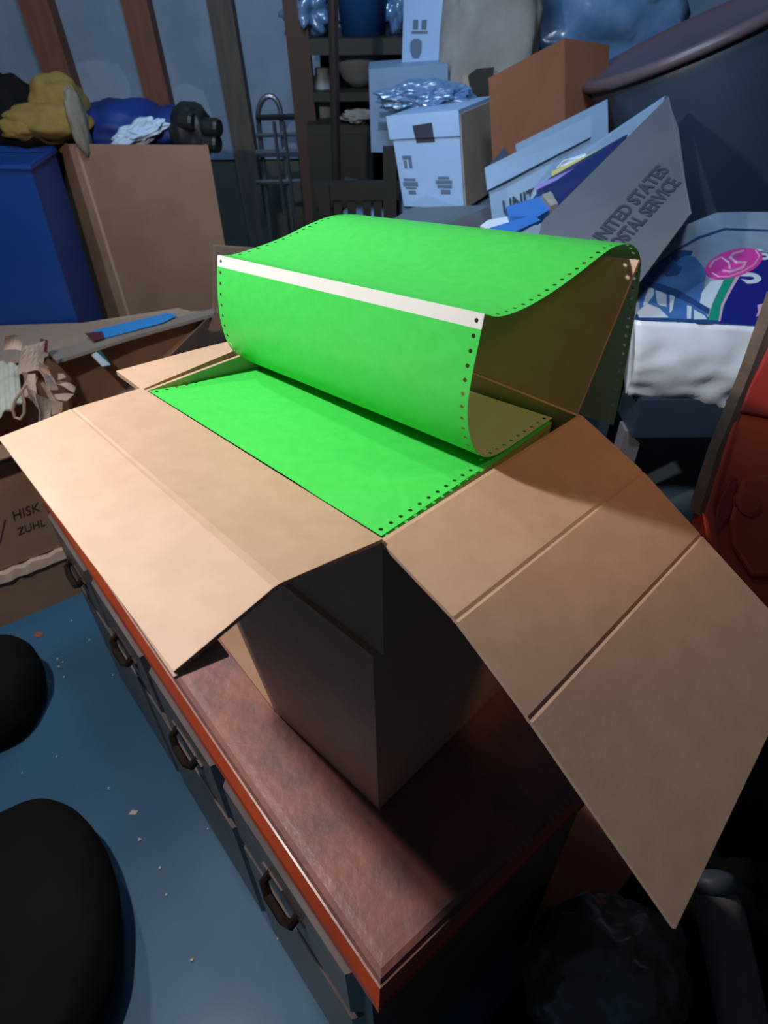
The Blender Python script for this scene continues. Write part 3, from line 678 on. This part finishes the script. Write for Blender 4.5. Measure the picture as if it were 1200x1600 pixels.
# film between
obj('plastic_film', blob(Yp(665, 152, 2.5), (.15, .06, .045), .2, 2.2, 71, sub=5), M['film_blue'], smooth=False, label='crinkled clear plastic film heaped on top of the bright white postal box', cat='film')
# box C
pts = [(608, 181), (716, 172), (725, 326), (631, 322)]
qC = [Yp(*pts[0], 2.32), Yp(*pts[1], 2.25), Yp(*pts[2], 2.20), Yp(*pts[3], 2.24)]
qC[3] = PL(*pts[3], qC[0], (qC[1] - qC[0]).cross(qC[2] - qC[0]).normalized())
dC = Vector((.14, .26, 0))
bC = thing('postal_box', (qC[2] + qC[3]) / 2, 'bright white postal box with dark square stamp and printed symbols, middle of the pile', 'box', 'white postal boxes at the back')
obj('body', hexa([qC[3], qC[2], qC[2] + dC, qC[3] + dC], [qC[0], qC[1], qC[1] + dC, qC[0] + dC]), M['wplastic'], bC)
nC = (qC[1] - qC[0]).cross(qC[3] - qC[0]).normalized(); nC = nC if nC.y < 0 else -nC
e = .006; lidq = [onface(qC, -.04, 0), onface(qC, 1.01, 0), onface(qC, 1.01, .25), onface(qC, -.04, .25)]
obj('lid', prism(lidq, nC * e), M['wplastic'], bC)
marks(qC, [(.35, .25, .63, .30)], nC * 1, bC, M['ink'])
obj('printed_mark', prism([onface(qC, .33, .12) + nC * e, onface(qC, .62, .10) + nC * e, onface(qC, .63, .25) + nC * e, onface(qC, .35, .25) + nC * e], nC * .001), M['ink'], bC)
for s0, t0, s1, t1 in ((.10, .43, .24, .47), (.11, .48, .16, .57), (.19, .46, .24, .57), (.07, .68, .26, .71), (.05, .72, .29, .77), (.08, .78, .26, .80), (.12, .815, .24, .86),
                       (.62, .66, .80, .69), (.58, .70, .84, .74), (.60, .75, .83, .785), (.65, .80, .80, .85)):
    obj('printed_mark', patch(qC, s0, t0, s1, t1, nC), M['ink2'], bC)
obj('fold', plate([onface(qC, .03, 1) + nC * .003, onface(qC, .42, .86) + nC * .006, onface(qC, .97, 1) + nC * .003], .003), M['wplastic'], bC)
obj('brown_side', prism([qC[1] + Vector((.003, 0, -.01)), qC[2] + Vector((.003, 0, .0)), qC[2] + dC + Vector((.003, 0, 0)), qC[1] + dC + Vector((.003, 0, -.01))], (.004, 0, 0)), M['board_grey'], bC, label='greyish brown side panel')
# support pile under postal boxes: grey lids and dark tote
tt = thing('dark_tote', (.35, 2.5, 0), 'dark slate storage tote supporting the white postal boxes', 'tote')
zC = qC[3].z - .01
zC = min(qC[2].z, qC[3].z) - .006
obj('body', rect(.075, .40, 2.12, 2.95, 0, zC - .03), M['can'], tt); obj('lid', rect(.07, .405, 2.10, 2.97, zC - .03, zC), M['lid'], tt)
obj('upper_tote', rect(.075, .40, 2.62, 2.95, zC, Yp(640, 238, 2.62).z), M['can'], tt)
obj('flat_lid', plate([Yp(600, 352, 1.95), Yp(645, 326, 2.05), Yp(780, 322, 2.1), Yp(780, 352, 1.95)], .008), M['lid'], label='flat grey lid lying below the bright white postal box', cat='lid')
obj('loose_lid', plate([Yp(690, 354, 1.88), Yp(768, 322, 1.98), Yp(800, 330, 1.98), Yp(800, 375, 1.82)], .008), M['tray_grey'], label='grey plastic lid leaning right of the flat lid, before the trays', cat='lid')
ls = thing('lid_stand', (.30, 1.95, 0), 'dark crate standing under the loose grey lids', 'crate')
obj('body', rect(.05, .42, 1.62, 2.00, 0, .93), M['can'], ls)

# sack, gap, brown carton, wrapped goods
obj('sack', blob(Yp(768, 50, 2.75), (.17, .12, .28), .16, 1.6, 81, power=.75), M['sack'], smooth=True, label='limp grey-tan cloth sack standing behind the brown carton', cat='sack')
gp = thing('dark_crate', Yp(748, 170, 2.75), 'dark crate with a painted dark gap between the postal box and the brown carton', 'crate')
(vf, q) = pxbox((722, 118), (800, 118), (800, 250), (722, 250), (0, .3, 0), 2.62); obj('body', vf, M['board_grey'], gp)
obj('unlit_gap', prism([Yp(px, py, 2.618) for px, py in ((731, 118), (745, 107), (772, 105), (766, 160), (738, 165))], (0, -.003, 0)), M['dark'], gp)  # flat dark patch paints the shade of a gap
ycl, ycc, ycr = 1.98, 2.0, 2.25
bE = thing('brown_carton', Yp(840, 250, 2.1), 'plain red-brown cardboard carton standing tilted above the postal trays', 'carton')
tlE, tcE, trE = Yp(763, 122, 2.10), Yp(882, 59, 2.28), Yp(952, 70, 2.48)
blE, bcE, brE = Yp(772, 300, 2.05), Yp(884, 300, 2.2), Yp(948, 300, 2.4)
bk_t = tlE + (trE - tcE); bk_b = blE + (brE - bcE)
obj('body', hexa([blE, bcE, brE, bk_b], [tlE, tcE, trE, bk_t]), M['board_red'], bE)
ew = thing('carton_stand', (.62, 2.2, 0), 'dark wooden stand under the plain red-brown carton', 'stand')
obj('body', rect(.43, .70, 2.10, 2.55, 0, .90), M['dark'], ew)
obj('wrapped_goods', blob(Yp(920, 20, 3.05), (.34, .16, .20), .22, 2.4, 91, power=.8), M['film_blue'], smooth=True, label='blue goods wrapped in shiny clear film behind the brown carton, top right', cat='package')
obj('wrapped_goods', blob(Yp(790, -14, 3.35), (.20, .16, .16), .2, 2.4, 94, power=.8), M['film_blue'], smooth=True, label='blue film-wrapped bundle at the top edge above the grey-tan sack', cat='package')

# slate garbage can, tilted
gcx = thing('garbage_can', (1.1, 2.2, 0), 'big slate-blue plastic garbage can leaning at the upper right, plum-coloured rim', 'garbage can')
ax = Vector((-0.40, 0.10, 0.91)).normalized(); topc = Yp(1085, 50, 2.30); Hc = 0.95
basec = topc - ax * Hc
prf = [(.20, 0.0), (.21, .02), (.30, Hc - .06), (.30, Hc - .01), (.285, Hc), (.27, Hc - .02), (.19, .03)]
v_, f_ = lathe(prf[:6] + [(.26, Hc - .2)], basec, ax, 48)
obj('body', (v_, f_), M['can'], gcx, smooth=True)
rimv = lathe([(.295, Hc - .022), (.318, Hc - .022), (.322, Hc - .012), (.320, Hc + .004), (.30, Hc + .008), (.29, Hc - .0)], basec, ax, 48)
obj('rim', rimv, M['rim'], gcx, smooth=True)

# ------------------------------------------------------------------ postal trays
TA = [Yp(760, 263, 1.84), Yp(922, 183, 1.90), Yp(926, 330, 1.80), Yp(772, 370, 1.74)]
nA = (TA[1] - TA[0]).cross(TA[3] - TA[0]).normalized(); nA = nA if nA.y < 0 else -nA
t1 = thing('mail_tray', (TA[2] + TA[3]) / 2, 'pale blue-white mail tray with UNIT lettering, leaning left of the grey mail tray', 'tray', 'mail trays')
obj('wall_panel', prism(TA, -nA * .006), M['tray_white'], t1)
obj('rim', prism([onface(TA, -.02, 0) + nA * .01, onface(TA, 1, 0) + nA * .01, onface(TA, 1, .22) + nA * .01, onface(TA, -.02, .33) + nA * .01], -nA * .012), M['tray_white'], t1)
xd = (TA[1] - TA[0]).normalized(); yd = (TA[0] - TA[3]).normalized()
pA = PL(786, 336, TA[0], nA)
obj('lettering', text_vf('UNITED', pA + nA * .0015, xd * .97 - Zv * .05, yd, .048, sx=.8, font_w=.02), M['ink'], t1)
obj('side_wall', prism([TA[0], TA[3], TA[3] + Vector((.1, .3, 0)), TA[0] + Vector((.1, .3, 0))], nA * -.006), M['tray_white'], t1)
obj('far_wall', prism([p + Vector((.12, .28, 0)) for p in TA], -nA * .006), M['tray_white'], t1)
# big grey tray: near face + back panel
TB = [Yp(868, 328, 1.50), Yp(1043, 152, 1.66), Yp(1078, 335, 1.52), Yp(1000, 430, 1.40), Yp(840, 440, 1.36)]
nB = (TB[1] - TB[0]).cross(TB[4] - TB[0]).normalized(); nB = nB if nB.y < 0 else -nB
TB = [PL(*p, TB[0], nB) for p in ((866, 328), (1043, 152), (1060, 200), (1078, 335), (1000, 440), (820, 440), (848, 345))]
t2 = thing('mail_tray', TB[4], 'grubby grey mail tray printed UNITED STATES POSTAL SERVICE, tilted and full of magazines', 'tray', 'mail trays')
obj('near_wall', prism(TB, -nB * .006), M['tray_grey'], t2)
b0 = [Yp(832, 338, 1.80), Yp(935, 238, 1.9), Yp(1006, 182, 1.95), Yp(1043, 150, 1.72), Yp(1043, 250, 1.75), Yp(850, 400, 1.72)]
obj('far_wall', plate([Yp(800, 360, 1.78), Yp(838, 290, 1.80), Yp(930, 224, 1.86), Yp(1040, 150, 1.92), Yp(1050, 300, 1.85), Yp(850, 420, 1.7)], .006), M['tray_white'], t2)
obj('end_wall', plate([Yp(1040, 150, 1.92), Yp(1043, 152, TB[1].y), Yp(1078, 335, TB[3].y), Yp(1080, 320, 1.85)], .006), M['tray_grey'], t2)
a1 = PL(935, 388, TB[0], nB); a2 = PL(1046, 266, TB[0], nB); xd = (a2 - a1).normalized(); yd = nB.cross(xd); yd = yd if yd.z > 0 else -yd
ln = (a2 - a1).length
T_ = text_vf('UNITED STATES', a1 + nB * .0015, xd, yd, .042, sx=.80, font_w=.03)
def fit(vf, o, xd, length):
    mx = max((v - o).dot(xd) for v in vf[0]); k = length / mx
    return [v + xd * ((v - o).dot(xd) * (k - 1)) for v in vf[0]], vf[1]
T_ = fit(T_, a1, xd, ln)
c1 = PL(962, 398, TB[0], nB); c2_ = PL(1062, 285, TB[0], nB)
T2_ = fit(text_vf('POSTAL SERVICE', c1 + nB * .0015, xd, yd, .042, sx=.8, font_w=.03), c1, xd, (c2_ - c1).length)
obj('lettering', join(T_, T2_), M['ink'], t2, label='dark UNITED STATES POSTAL SERVICE lettering')
obj('tray_stand', rect(.42, .57, 1.38, 1.80, 0, .86), M['can'], label='dark slate box supporting the tilted grey mail tray', cat='box')
# magazines
mg = thing('magazine', Yp(900, 300, 1.7), 'navy blue magazine standing in the grey mail tray', 'magazine')
obj('cover', plate([Yp(828, 318, 1.68), Yp(842, 300, 1.70), Yp(978, 215, 1.76), Yp(940, 270, 1.68), Yp(870, 327, 1.60), Yp(840, 330, 1.60)], .01), M['mag'], mg)
obj('spine', plate([Yp(838, 293, 1.71), Yp(945, 245, 1.74), Yp(944, 250, 1.73), Yp(838, 300, 1.70)], .012), M['mag_p'], mg)
obj('magazine', plate([Yp(850, 288, 1.755), Yp(862, 276, 1.76), Yp(980, 210, 1.80), Yp(976, 222, 1.78), Yp(850, 290, 1.75)], .006), M['mag'], label='dark magazine edge behind the navy magazine in the grey tray', cat='magazine')
obj('yellow_folder', plate([Yp(862, 269, 1.775), Yp(918, 243, 1.79), Yp(975, 216, 1.81), Yp(975, 222, 1.80), Yp(862, 276, 1.76)], .003), M['yel'], label='thin yellow folder edge above the navy magazine', cat='folder')
obj('white_leaflet', plate([Yp(870, 262, 1.79), Yp(880, 251, 1.79), Yp(915, 240, 1.80), Yp(913, 247, 1.79)], .003), M['paperwhite'], label='small white leaflet sticking up behind the yellow folder', cat='leaflet')
# envelopes in front
obj('parcel_box', plate([Yp(790, 330, 1.62), Yp(862, 307, 1.66), Yp(872, 326, 1.60), Yp(840, 345, 1.55), Yp(796, 345, 1.55)], .02), M['blue_env'], label='blue and cream parcel on top of the envelopes before the trays', cat='parcel')
obj('cream_band', plate([Yp(846, 312, 1.625), Yp(860, 307, 1.635), Yp(871, 326, 1.575), Yp(860, 330, 1.575)], .024), M['sack'], label='cream wrapper around the right end of the blue parcel', cat='wrapper')
obj('envelope', plate([Yp(750, 354, 1.56), Yp(762, 345, 1.58), Yp(830, 332, 1.62), Yp(862, 338, 1.58), Yp(800, 358, 1.52), Yp(760, 358, 1.53)], .004), M['paperwhite'], label='white envelope lying over the blue envelope before the trays', cat='envelope')
obj('envelope', plate([Yp(765, 358, 1.50), Yp(832, 338, 1.555), Yp(844, 346, 1.53), Yp(800, 366, 1.47), Yp(765, 366, 1.47)], .006), M['blue_env'], label='blue envelope peeking over the paper roll edge', cat='envelope')
obj('mail_stand', rect(.20, .42, 1.30, 1.58, 0, .97), M['can'], label='dark slate box under the envelopes, right behind the paper roll', cat='box')

# ------------------------------------------------------------------ printed film bag (upper) on white bundle
yb = 1.30
fbl, fbr = Yp(978, 612, yb), Yp(1200, 650, yb - .02); ftl, ftr = Yp(990, 498, yb), Yp(1230, 512, yb - .02)
vR = Vector((fbr.x - fbl.x, fbr.y - fbl.y, 0)).normalized()
pk = thing('detergent_pack', Yp(1080, 640, yb + .15), 'plump white film pack with blue, pink and green print on top, right side', 'pack')
P = []
NI, NJ = 30, 34
topback = [Yp(1062, 350, 1.66), Yp(1290, 330, 1.66)]; 
BACKY = 1.70
TL_, TR_ = ftl, ftr
# plane of printed top
BLk = PL(1062, 345, ftl, (ftr - ftl).cross(Yp(1130, 330, 1.72) - ftl).normalized())
nT = (ftr - ftl).cross(Yp(1130, 330, 1.72) - ftl).normalized(); nT = nT if nT.z > 0 else -nT
def tp_(px, py): return PL(px, py, ftl, nT)
leftedge = [tp_(990, 498), tp_(998, 450), tp_(1003, 415), tp_(1030, 378), tp_(1075, 350), tp_(1120, 332), tp_(1160, 331)]
rightx = tp_(1330, 470).x
front_ = gridsheet([[lerp(lerp(fbl, ftl, j / 16), lerp(Yp(1300, 668, yb - .03), Yp(1330, 515, yb - .02), j / 16), i / 30) + Vector((0, -1, 0)) * (0.028 * math.sin(math.pi * min(1, j / 16 * .9 + .08)) + .022 * (0.4 - abs(noise.noise(Vector((i * .10 + j * .16, j * .12 - i * .20, 3))))) + .0015 * noise.noise(Vector((i * .5, j * .5, 9)))) for j in range(17)] for i in range(31)], .004)
obj('film_front', front_, M['bagwhite'], pk, smooth=True)
poly = leftedge + [tp_(1330, 332), tp_(1330, 515)]
obj('printed_top', prism([p - nT * .004 for p in poly], nT * .004), M['bagtop'], pk)
# body under the print
bot = [Vector((p.x, p.y, fbl.z - .004)) for p in (fbl, fbr + Vector((.12, 0, 0)))]
yk = max(p.y for p in leftedge)
obj('filling', hexa([bot[0], bot[1] + Vector((.05, 0, 0)), Vector((bot[1].x + .05, yk, bot[0].z)), Vector((leftedge[3].x, yk, bot[0].z))],
                    [ftl - nT * .006, Yp(1330, 515, yb - .02) - nT * .006, tp_(1330, 345) - nT * .008, tp_(1040, 375) - nT * .008]), M['bagwhite'], pk)
def dec(pts, m, h=.0012, nm='print'): return obj(nm, prism([tp_(*p) for p in pts], nT * h), m, pk)
dec([(990, 500), (993, 492), (1200, 500), (1200, 512), (1126, 508)], M['p_dkblue'])
dec([(1003, 440), (1030, 408), (1055, 395), (1085, 402), (1104, 424), (1100, 445), (1095, 470), (1106, 500), (1000, 497), (998, 465)], M['p_blue'], .0014)
for k, pts in enumerate([[(1004, 478), (1012, 452), (1021, 449), (1021, 462), (1010, 477)], [(1024, 455), (1035, 458), (1041, 462), (1041, 480), (1031, 478), (1026, 474)],
            [(996, 488), (1010, 475), (1030, 483), (1044, 497), (998, 497)], [(1046, 461), (1054, 463), (1050, 486), (1046, 490)], [(1073, 478), (1080, 480), (1079, 499), (1073, 499)],
            [(1084, 485), (1100, 494), (1104, 500), (1084, 500)], [(1110, 440), (1131, 438), (1111, 482), (1093, 474), (1096, 458)]]):
    dec(pts, M['p_white'], .0020)
dec([(1034, 425), (1054, 412), (1066, 420), (1060, 430), (1042, 434)], M['p_dkblue'], .0022)
dec([(1048, 395), (1066, 392), (1082, 393), (1080, 399), (1064, 402), (1056, 410), (1050, 404)], M['p_dkblue'], .0022)
dec([(1008, 440), (1035, 446), (1060, 455), (1085, 470), (1108, 484), (1106, 491), (1075, 474), (1050, 463), (1015, 450)], M['p_dkblue'], .0026)
dec([(1019, 420), (1060, 392), (1092, 374), (1132, 360), (1200, 362), (1200, 360), (1132, 357), (1090, 371), (1056, 390)], M['p_dkblue'], .002)
dec([(1131, 437), (1150, 434), (1138, 456), (1124, 502), (1106, 501), (1113, 474)], M['p_green'], .0020)
dec([(1160, 424), (1175, 414), (1200, 395), (1240, 385), (1260, 515), (1124, 505), (1130, 480), (1142, 455)], M['p_navy'], .0014)
dec([(1155, 422), (1160, 425), (1142, 455), (1129, 480), (1125, 503), (1122, 503), (1126, 478), (1138, 454)], M['p_lpink'], .0024)
el = [(1146 + 45 * math.cos(a), 413 + 22 * math.sin(a) - 10 * math.cos(a)) for a in [2 * math.pi * k / 28 for k in range(28)]]
dec(el, M['p_pink'], .0028)
def swirl(pts, w, m, h): 
    p3 = [tp_(*p) + nT * h for p in pts]; return obj('print', tube(p3, w, 6), m, pk)
swirl([(1112, 428), (1122, 434), (1138, 434), (1160, 426), (1178, 415), (1186, 402), (1180, 393)], .0022, M['p_lpink'], .002)
swirl([(1160, 394), (1146, 398), (1140, 405), (1150, 412), (1165, 412), (1160, 420), (1140, 427), (1128, 425)], .0042, M['p_lpink'], .002)
swirl([(1108, 420), (1114, 410), (1126, 404), (1138, 412), (1140, 422)], .0030, M['p_lpink'], .002)
lx = (tp_(1225, 428) - tp_(1170, 447)).normalized(); ly = nT.cross(lx)
obj('lettering', join(text_vf('S', tp_(1168, 446) + nT * .002, lx, ly, .085, sx=1.25, font_w=.03), text_vf('S', tp_(1192, 408) + nT * .002, lx, ly, .055, sx=1.2, font_w=.03)), M['p_white'], pk, label='white block letters on the navy print')
dec([(1183, 478), (1193, 476), (1190, 484), (1194, 494), (1180, 496), (1184, 488)], M['p_lpink'], .003)
# what carries the pack
zz = fbl.z - .006
st = thing('slate_shelf', (.8, 1.5, 0), 'dark slate plastic shelf unit carrying the printed film pack', 'shelf')
obj('top_board', rect(fbl.x + .03, 1.35, 1.27, 1.75, zz - .10, zz), M['can'], st)
for x in (fbl.x + .045, 1.30):
    for y in (1.32, 1.68): obj('leg', rect(x - .022, x + .022, y - .022, y + .022, 0, zz - .10), M['grey_item'], st)
obj('lower_board', rect(fbl.x + .03, 1.35, 1.30, 1.75, .42, .45), M['lid'], st)
mb = pxbox((958, 628), (990, 624), (986, 672), (962, 664), (.1, .2, 0), 1.75)[0]
cbx = thing('small_box', Yp(975, 670, 1.8), 'small greyish-white box with a dark mark beside the shelf leg under the film pack', 'box')
obj('body', rect(.70, .86, 1.80, 2.0, 0.0, Yp(975, 625, 1.80).z), M['tray_white'], cbx)
obj('printed_mark', rect(.73, .79, 1.797, 1.80, .56, .60), M['ink'], cbx)

# ------------------------------------------------------------------ red plastic bin with cardboard edge, right
rc = thing('red_crate', (.75, .85, .6), 'red moulded plastic container leaning in a cardboard sleeve at the right edge', 'container')
e_t, e_b, e_r = Yp(1202, 455, .98), Yp(1076, 800, .66), Yp(1320, 462, 1.0)
nR = (e_b - e_t).cross(e_r - e_t).normalized(); nR = nR if nR.dot(CAM - e_t) > 0 else -nR
def rp(px, py): return PL(px, py, e_t, nR)
obj('cardboard_edge', prism([rp(1198, 455), rp(1195, 466), rp(1153, 584), rp(1106, 700), rp(1076, 795), rp(1092, 805), rp(1121, 706), rp(1168, 592), rp(1216, 466), rp(1220, 455)], Vector((.10, .075, -.03))), M['board_edge'], rc)
RQ = [rp(1219, 462), rp(1168, 596), rp(1121, 710), rp(1090, 808), rp(1110, 1010), rp(1420, 1010), rp(1420, 462)]
obj('body', prism([p - nR * .012 for p in RQ], Vector((.18, .13, -.06))), M['red'], rc)
def rib(pts, h, m='red', nm='embossed_rib'):
    o_ = obj(nm, prism([rp(*p) - nR * .012 for p in pts], nR * h), M[m], rc)
    bv = o_.modifiers.new('b', 'BEVEL'); bv.width = .004; bv.segments = 2
rib([(1196, 560), (1260, 420), (1330, 420), (1330, 640), (1240, 655), (1160, 640), (1172, 604)], .008, 'red_dk', 'recess_panel')
rib([(1148, 660), (1160, 652), (1120, 790), (1130, 860), (1118, 880), (1104, 800)], .007)
rib([(1166, 745), (1230, 735), (1300, 760), (1300, 900), (1180, 900), (1150, 850), (1146, 810)], .008)
rib([(1128, 830), (1150, 800), (1160, 745), (1150, 740), (1130, 780), (1122, 815)], .004, 'red_dk')
obj('embossed_emblem', lathe([(.020, 0), (.020, .010), (.014, .012)], rp(1172, 785) - nR * .012, nR, 20), M['red'], rc)

obj('crate_stand', rect(.56, 1.10, .72, 1.10, 0, .50), M['can'], label='dark slate box standing under the red moulded container', cat='box')
# ------------------------------------------------------------------ lower right clutter
q = [Zp(901, 1245, .62), Zp(1000, 1345, .62), Zp(928, 1450, .45), Zp(843, 1411, .45)]
rb = thing('small_carton', Zp(910, 1400, .05), 'small reddish-brown carton in the gloom beneath the long right flap', 'carton')
tq = [Zp(846, 1411, .25), Zp(928, 1450, .25), Zp(1010, 1330, .25), Zp(905, 1235, .25)]
obj('body', hexa([Vector((p.x, p.y, .0)) for p in tq], tq), M['board_small'], rb)
def film(c, rad, seed, m, label, rot=0):
    obj('plastic_bag', blob(c, rad, .13, 1.9, seed, rot=rot, sub=5, flat=.002), M[m], smooth=True, label=label, cat='bag')
film(Zp(940, 1530, .20) , (.14, .12, .20), 101, 'film_dark', 'crumpled dark clear plastic bag below the small reddish-brown carton')
gl = thing('grey_canister', Zp(1130, 1500, .25), 'tilted grey plastic canister at the lower right beside the flap tip', 'canister')
a_, b_ = Zp(1118, 1392, .42), Zp(1170, 1640, .30)
obj('body', lathe([(.02, 0), (.034, .01), (.038, .03), (.038, (a_ - b_).length - .03), (.03, (a_ - b_).length)], b_, a_ - b_, 24), M['grey_item'], gl, smooth=True)
obj('cap', lathe([(.030, 0), (.033, .004), (.033, .022), (.02, .028)], a_, a_ - b_, 24), M['lid'], gl, smooth=True)
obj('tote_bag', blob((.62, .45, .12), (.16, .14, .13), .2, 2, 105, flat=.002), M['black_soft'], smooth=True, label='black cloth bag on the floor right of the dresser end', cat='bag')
# black sheet added over the floor, stands in for shade on the right
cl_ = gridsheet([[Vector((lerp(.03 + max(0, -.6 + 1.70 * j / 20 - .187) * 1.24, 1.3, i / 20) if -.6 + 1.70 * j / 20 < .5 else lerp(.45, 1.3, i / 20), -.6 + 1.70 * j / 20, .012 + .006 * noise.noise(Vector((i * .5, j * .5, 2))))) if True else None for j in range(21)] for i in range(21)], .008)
obj('shade_sheet', cl_, M['black_soft'], smooth=True, label='black sheet added as shade over the floor to the right of the dresser', cat='shade sheet')

# rounded black mounds on the blue floor, lower left
obj('black_mound', blob(Zp(52, 1445, .10), (.165, .275, .14), .03, 1.0, 111, sub=5, rot=.45, flat=.002), M['black_soft'], smooth=True, label='large rounded black mound on the blue floor at the bottom left', cat='bag')
obj('black_mound', blob(Zp(-28, 1080, .10), (.15, .15, .13), .03, 1.0, 115, sub=5, power=.8, flat=.002), M['black_soft'], smooth=True, label='smaller black mound on the blue floor before the low brown carton', cat='bag')

# debris on the floor
def chip(px, py, w_, h_, label, m='chip', rot=0, n=6):
    c = Zp(px, py, .001); pts = []
    for k in range(n):
        a = 2 * math.pi * k / n + rot; r = random.uniform(.75, 1.1); pts.append(c + Vector((w_ * math.cos(a) * r, h_ * math.sin(a) * r, 0)))
    obj('debris_chip', prism(pts, (0, 0, .002)), M[m], label=label, cat='debris', group='debris flecks on the blue floor')
chip(209, 1270, .014, .009, 'cream rectangular paper chip, largest fleck on the blue floor', n=4, rot=.6)
chip(60, 992, .016, .014, 'orange-brown round leaf fleck on the blue floor near the low carton', 'board_red', n=9)
chip(218, 1312, .006, .007, 'small pale triangular fleck below the cream paper chip', n=3)
chip(203, 1060, .009, .006, 'pale flake beside the dresser base, upper part of the floor')
FL = {(170, 1232): 'tiny pale fleck above the cream paper chip, left of it', (260, 1398): 'tiny white fleck halfway between the large black mound and the dresser base',
      (176, 1055): 'tiny pale fleck left of the flake beside the dresser base', (90, 1030): 'uppermost fleck of the tight cluster right of the smaller black mound',
      (98, 1035): 'fleck at the right side of the tight cluster by the smaller black mound', (92, 1042): 'middle fleck of the tight cluster by the smaller black mound',
      (100, 1058): 'fleck just below the tight cluster by the smaller black mound', (78, 1066): 'fleck below the cluster, nearest to the smaller black mound',
      (140, 1000): 'lone tiny fleck on the floor nearest the far end of the dresser base', (112, 970): 'tiny fleck on the floor just in front of the low brown carton',
      (325, 1295): 'tiny fleck close against the middle of the dresser base', (435, 1466): 'tiny fleck against the near part of the dresser base',
      (300, 1500): 'lowest tiny white fleck on the open blue floor', (35, 1208): 'tiny fleck at the left between the two black mounds',
      (89, 1182): 'tiny fleck just below the smaller black mound', (250, 1356): 'tiny fleck right of and below the triangular fleck'}
for px, py in ((170, 1232), (260, 1398), (176, 1055), (90, 1030), (98, 1035), (92, 1042), (100, 1058), (78, 1066), (140, 1000), (112, 970), (325, 1295), (435, 1466), (300, 1500), (35, 1208), (89, 1182), (250, 1356)):
    chip(px, py, random.uniform(.002, .0045), random.uniform(.002, .004), FL[(px, py)], n=5, rot=random.random())
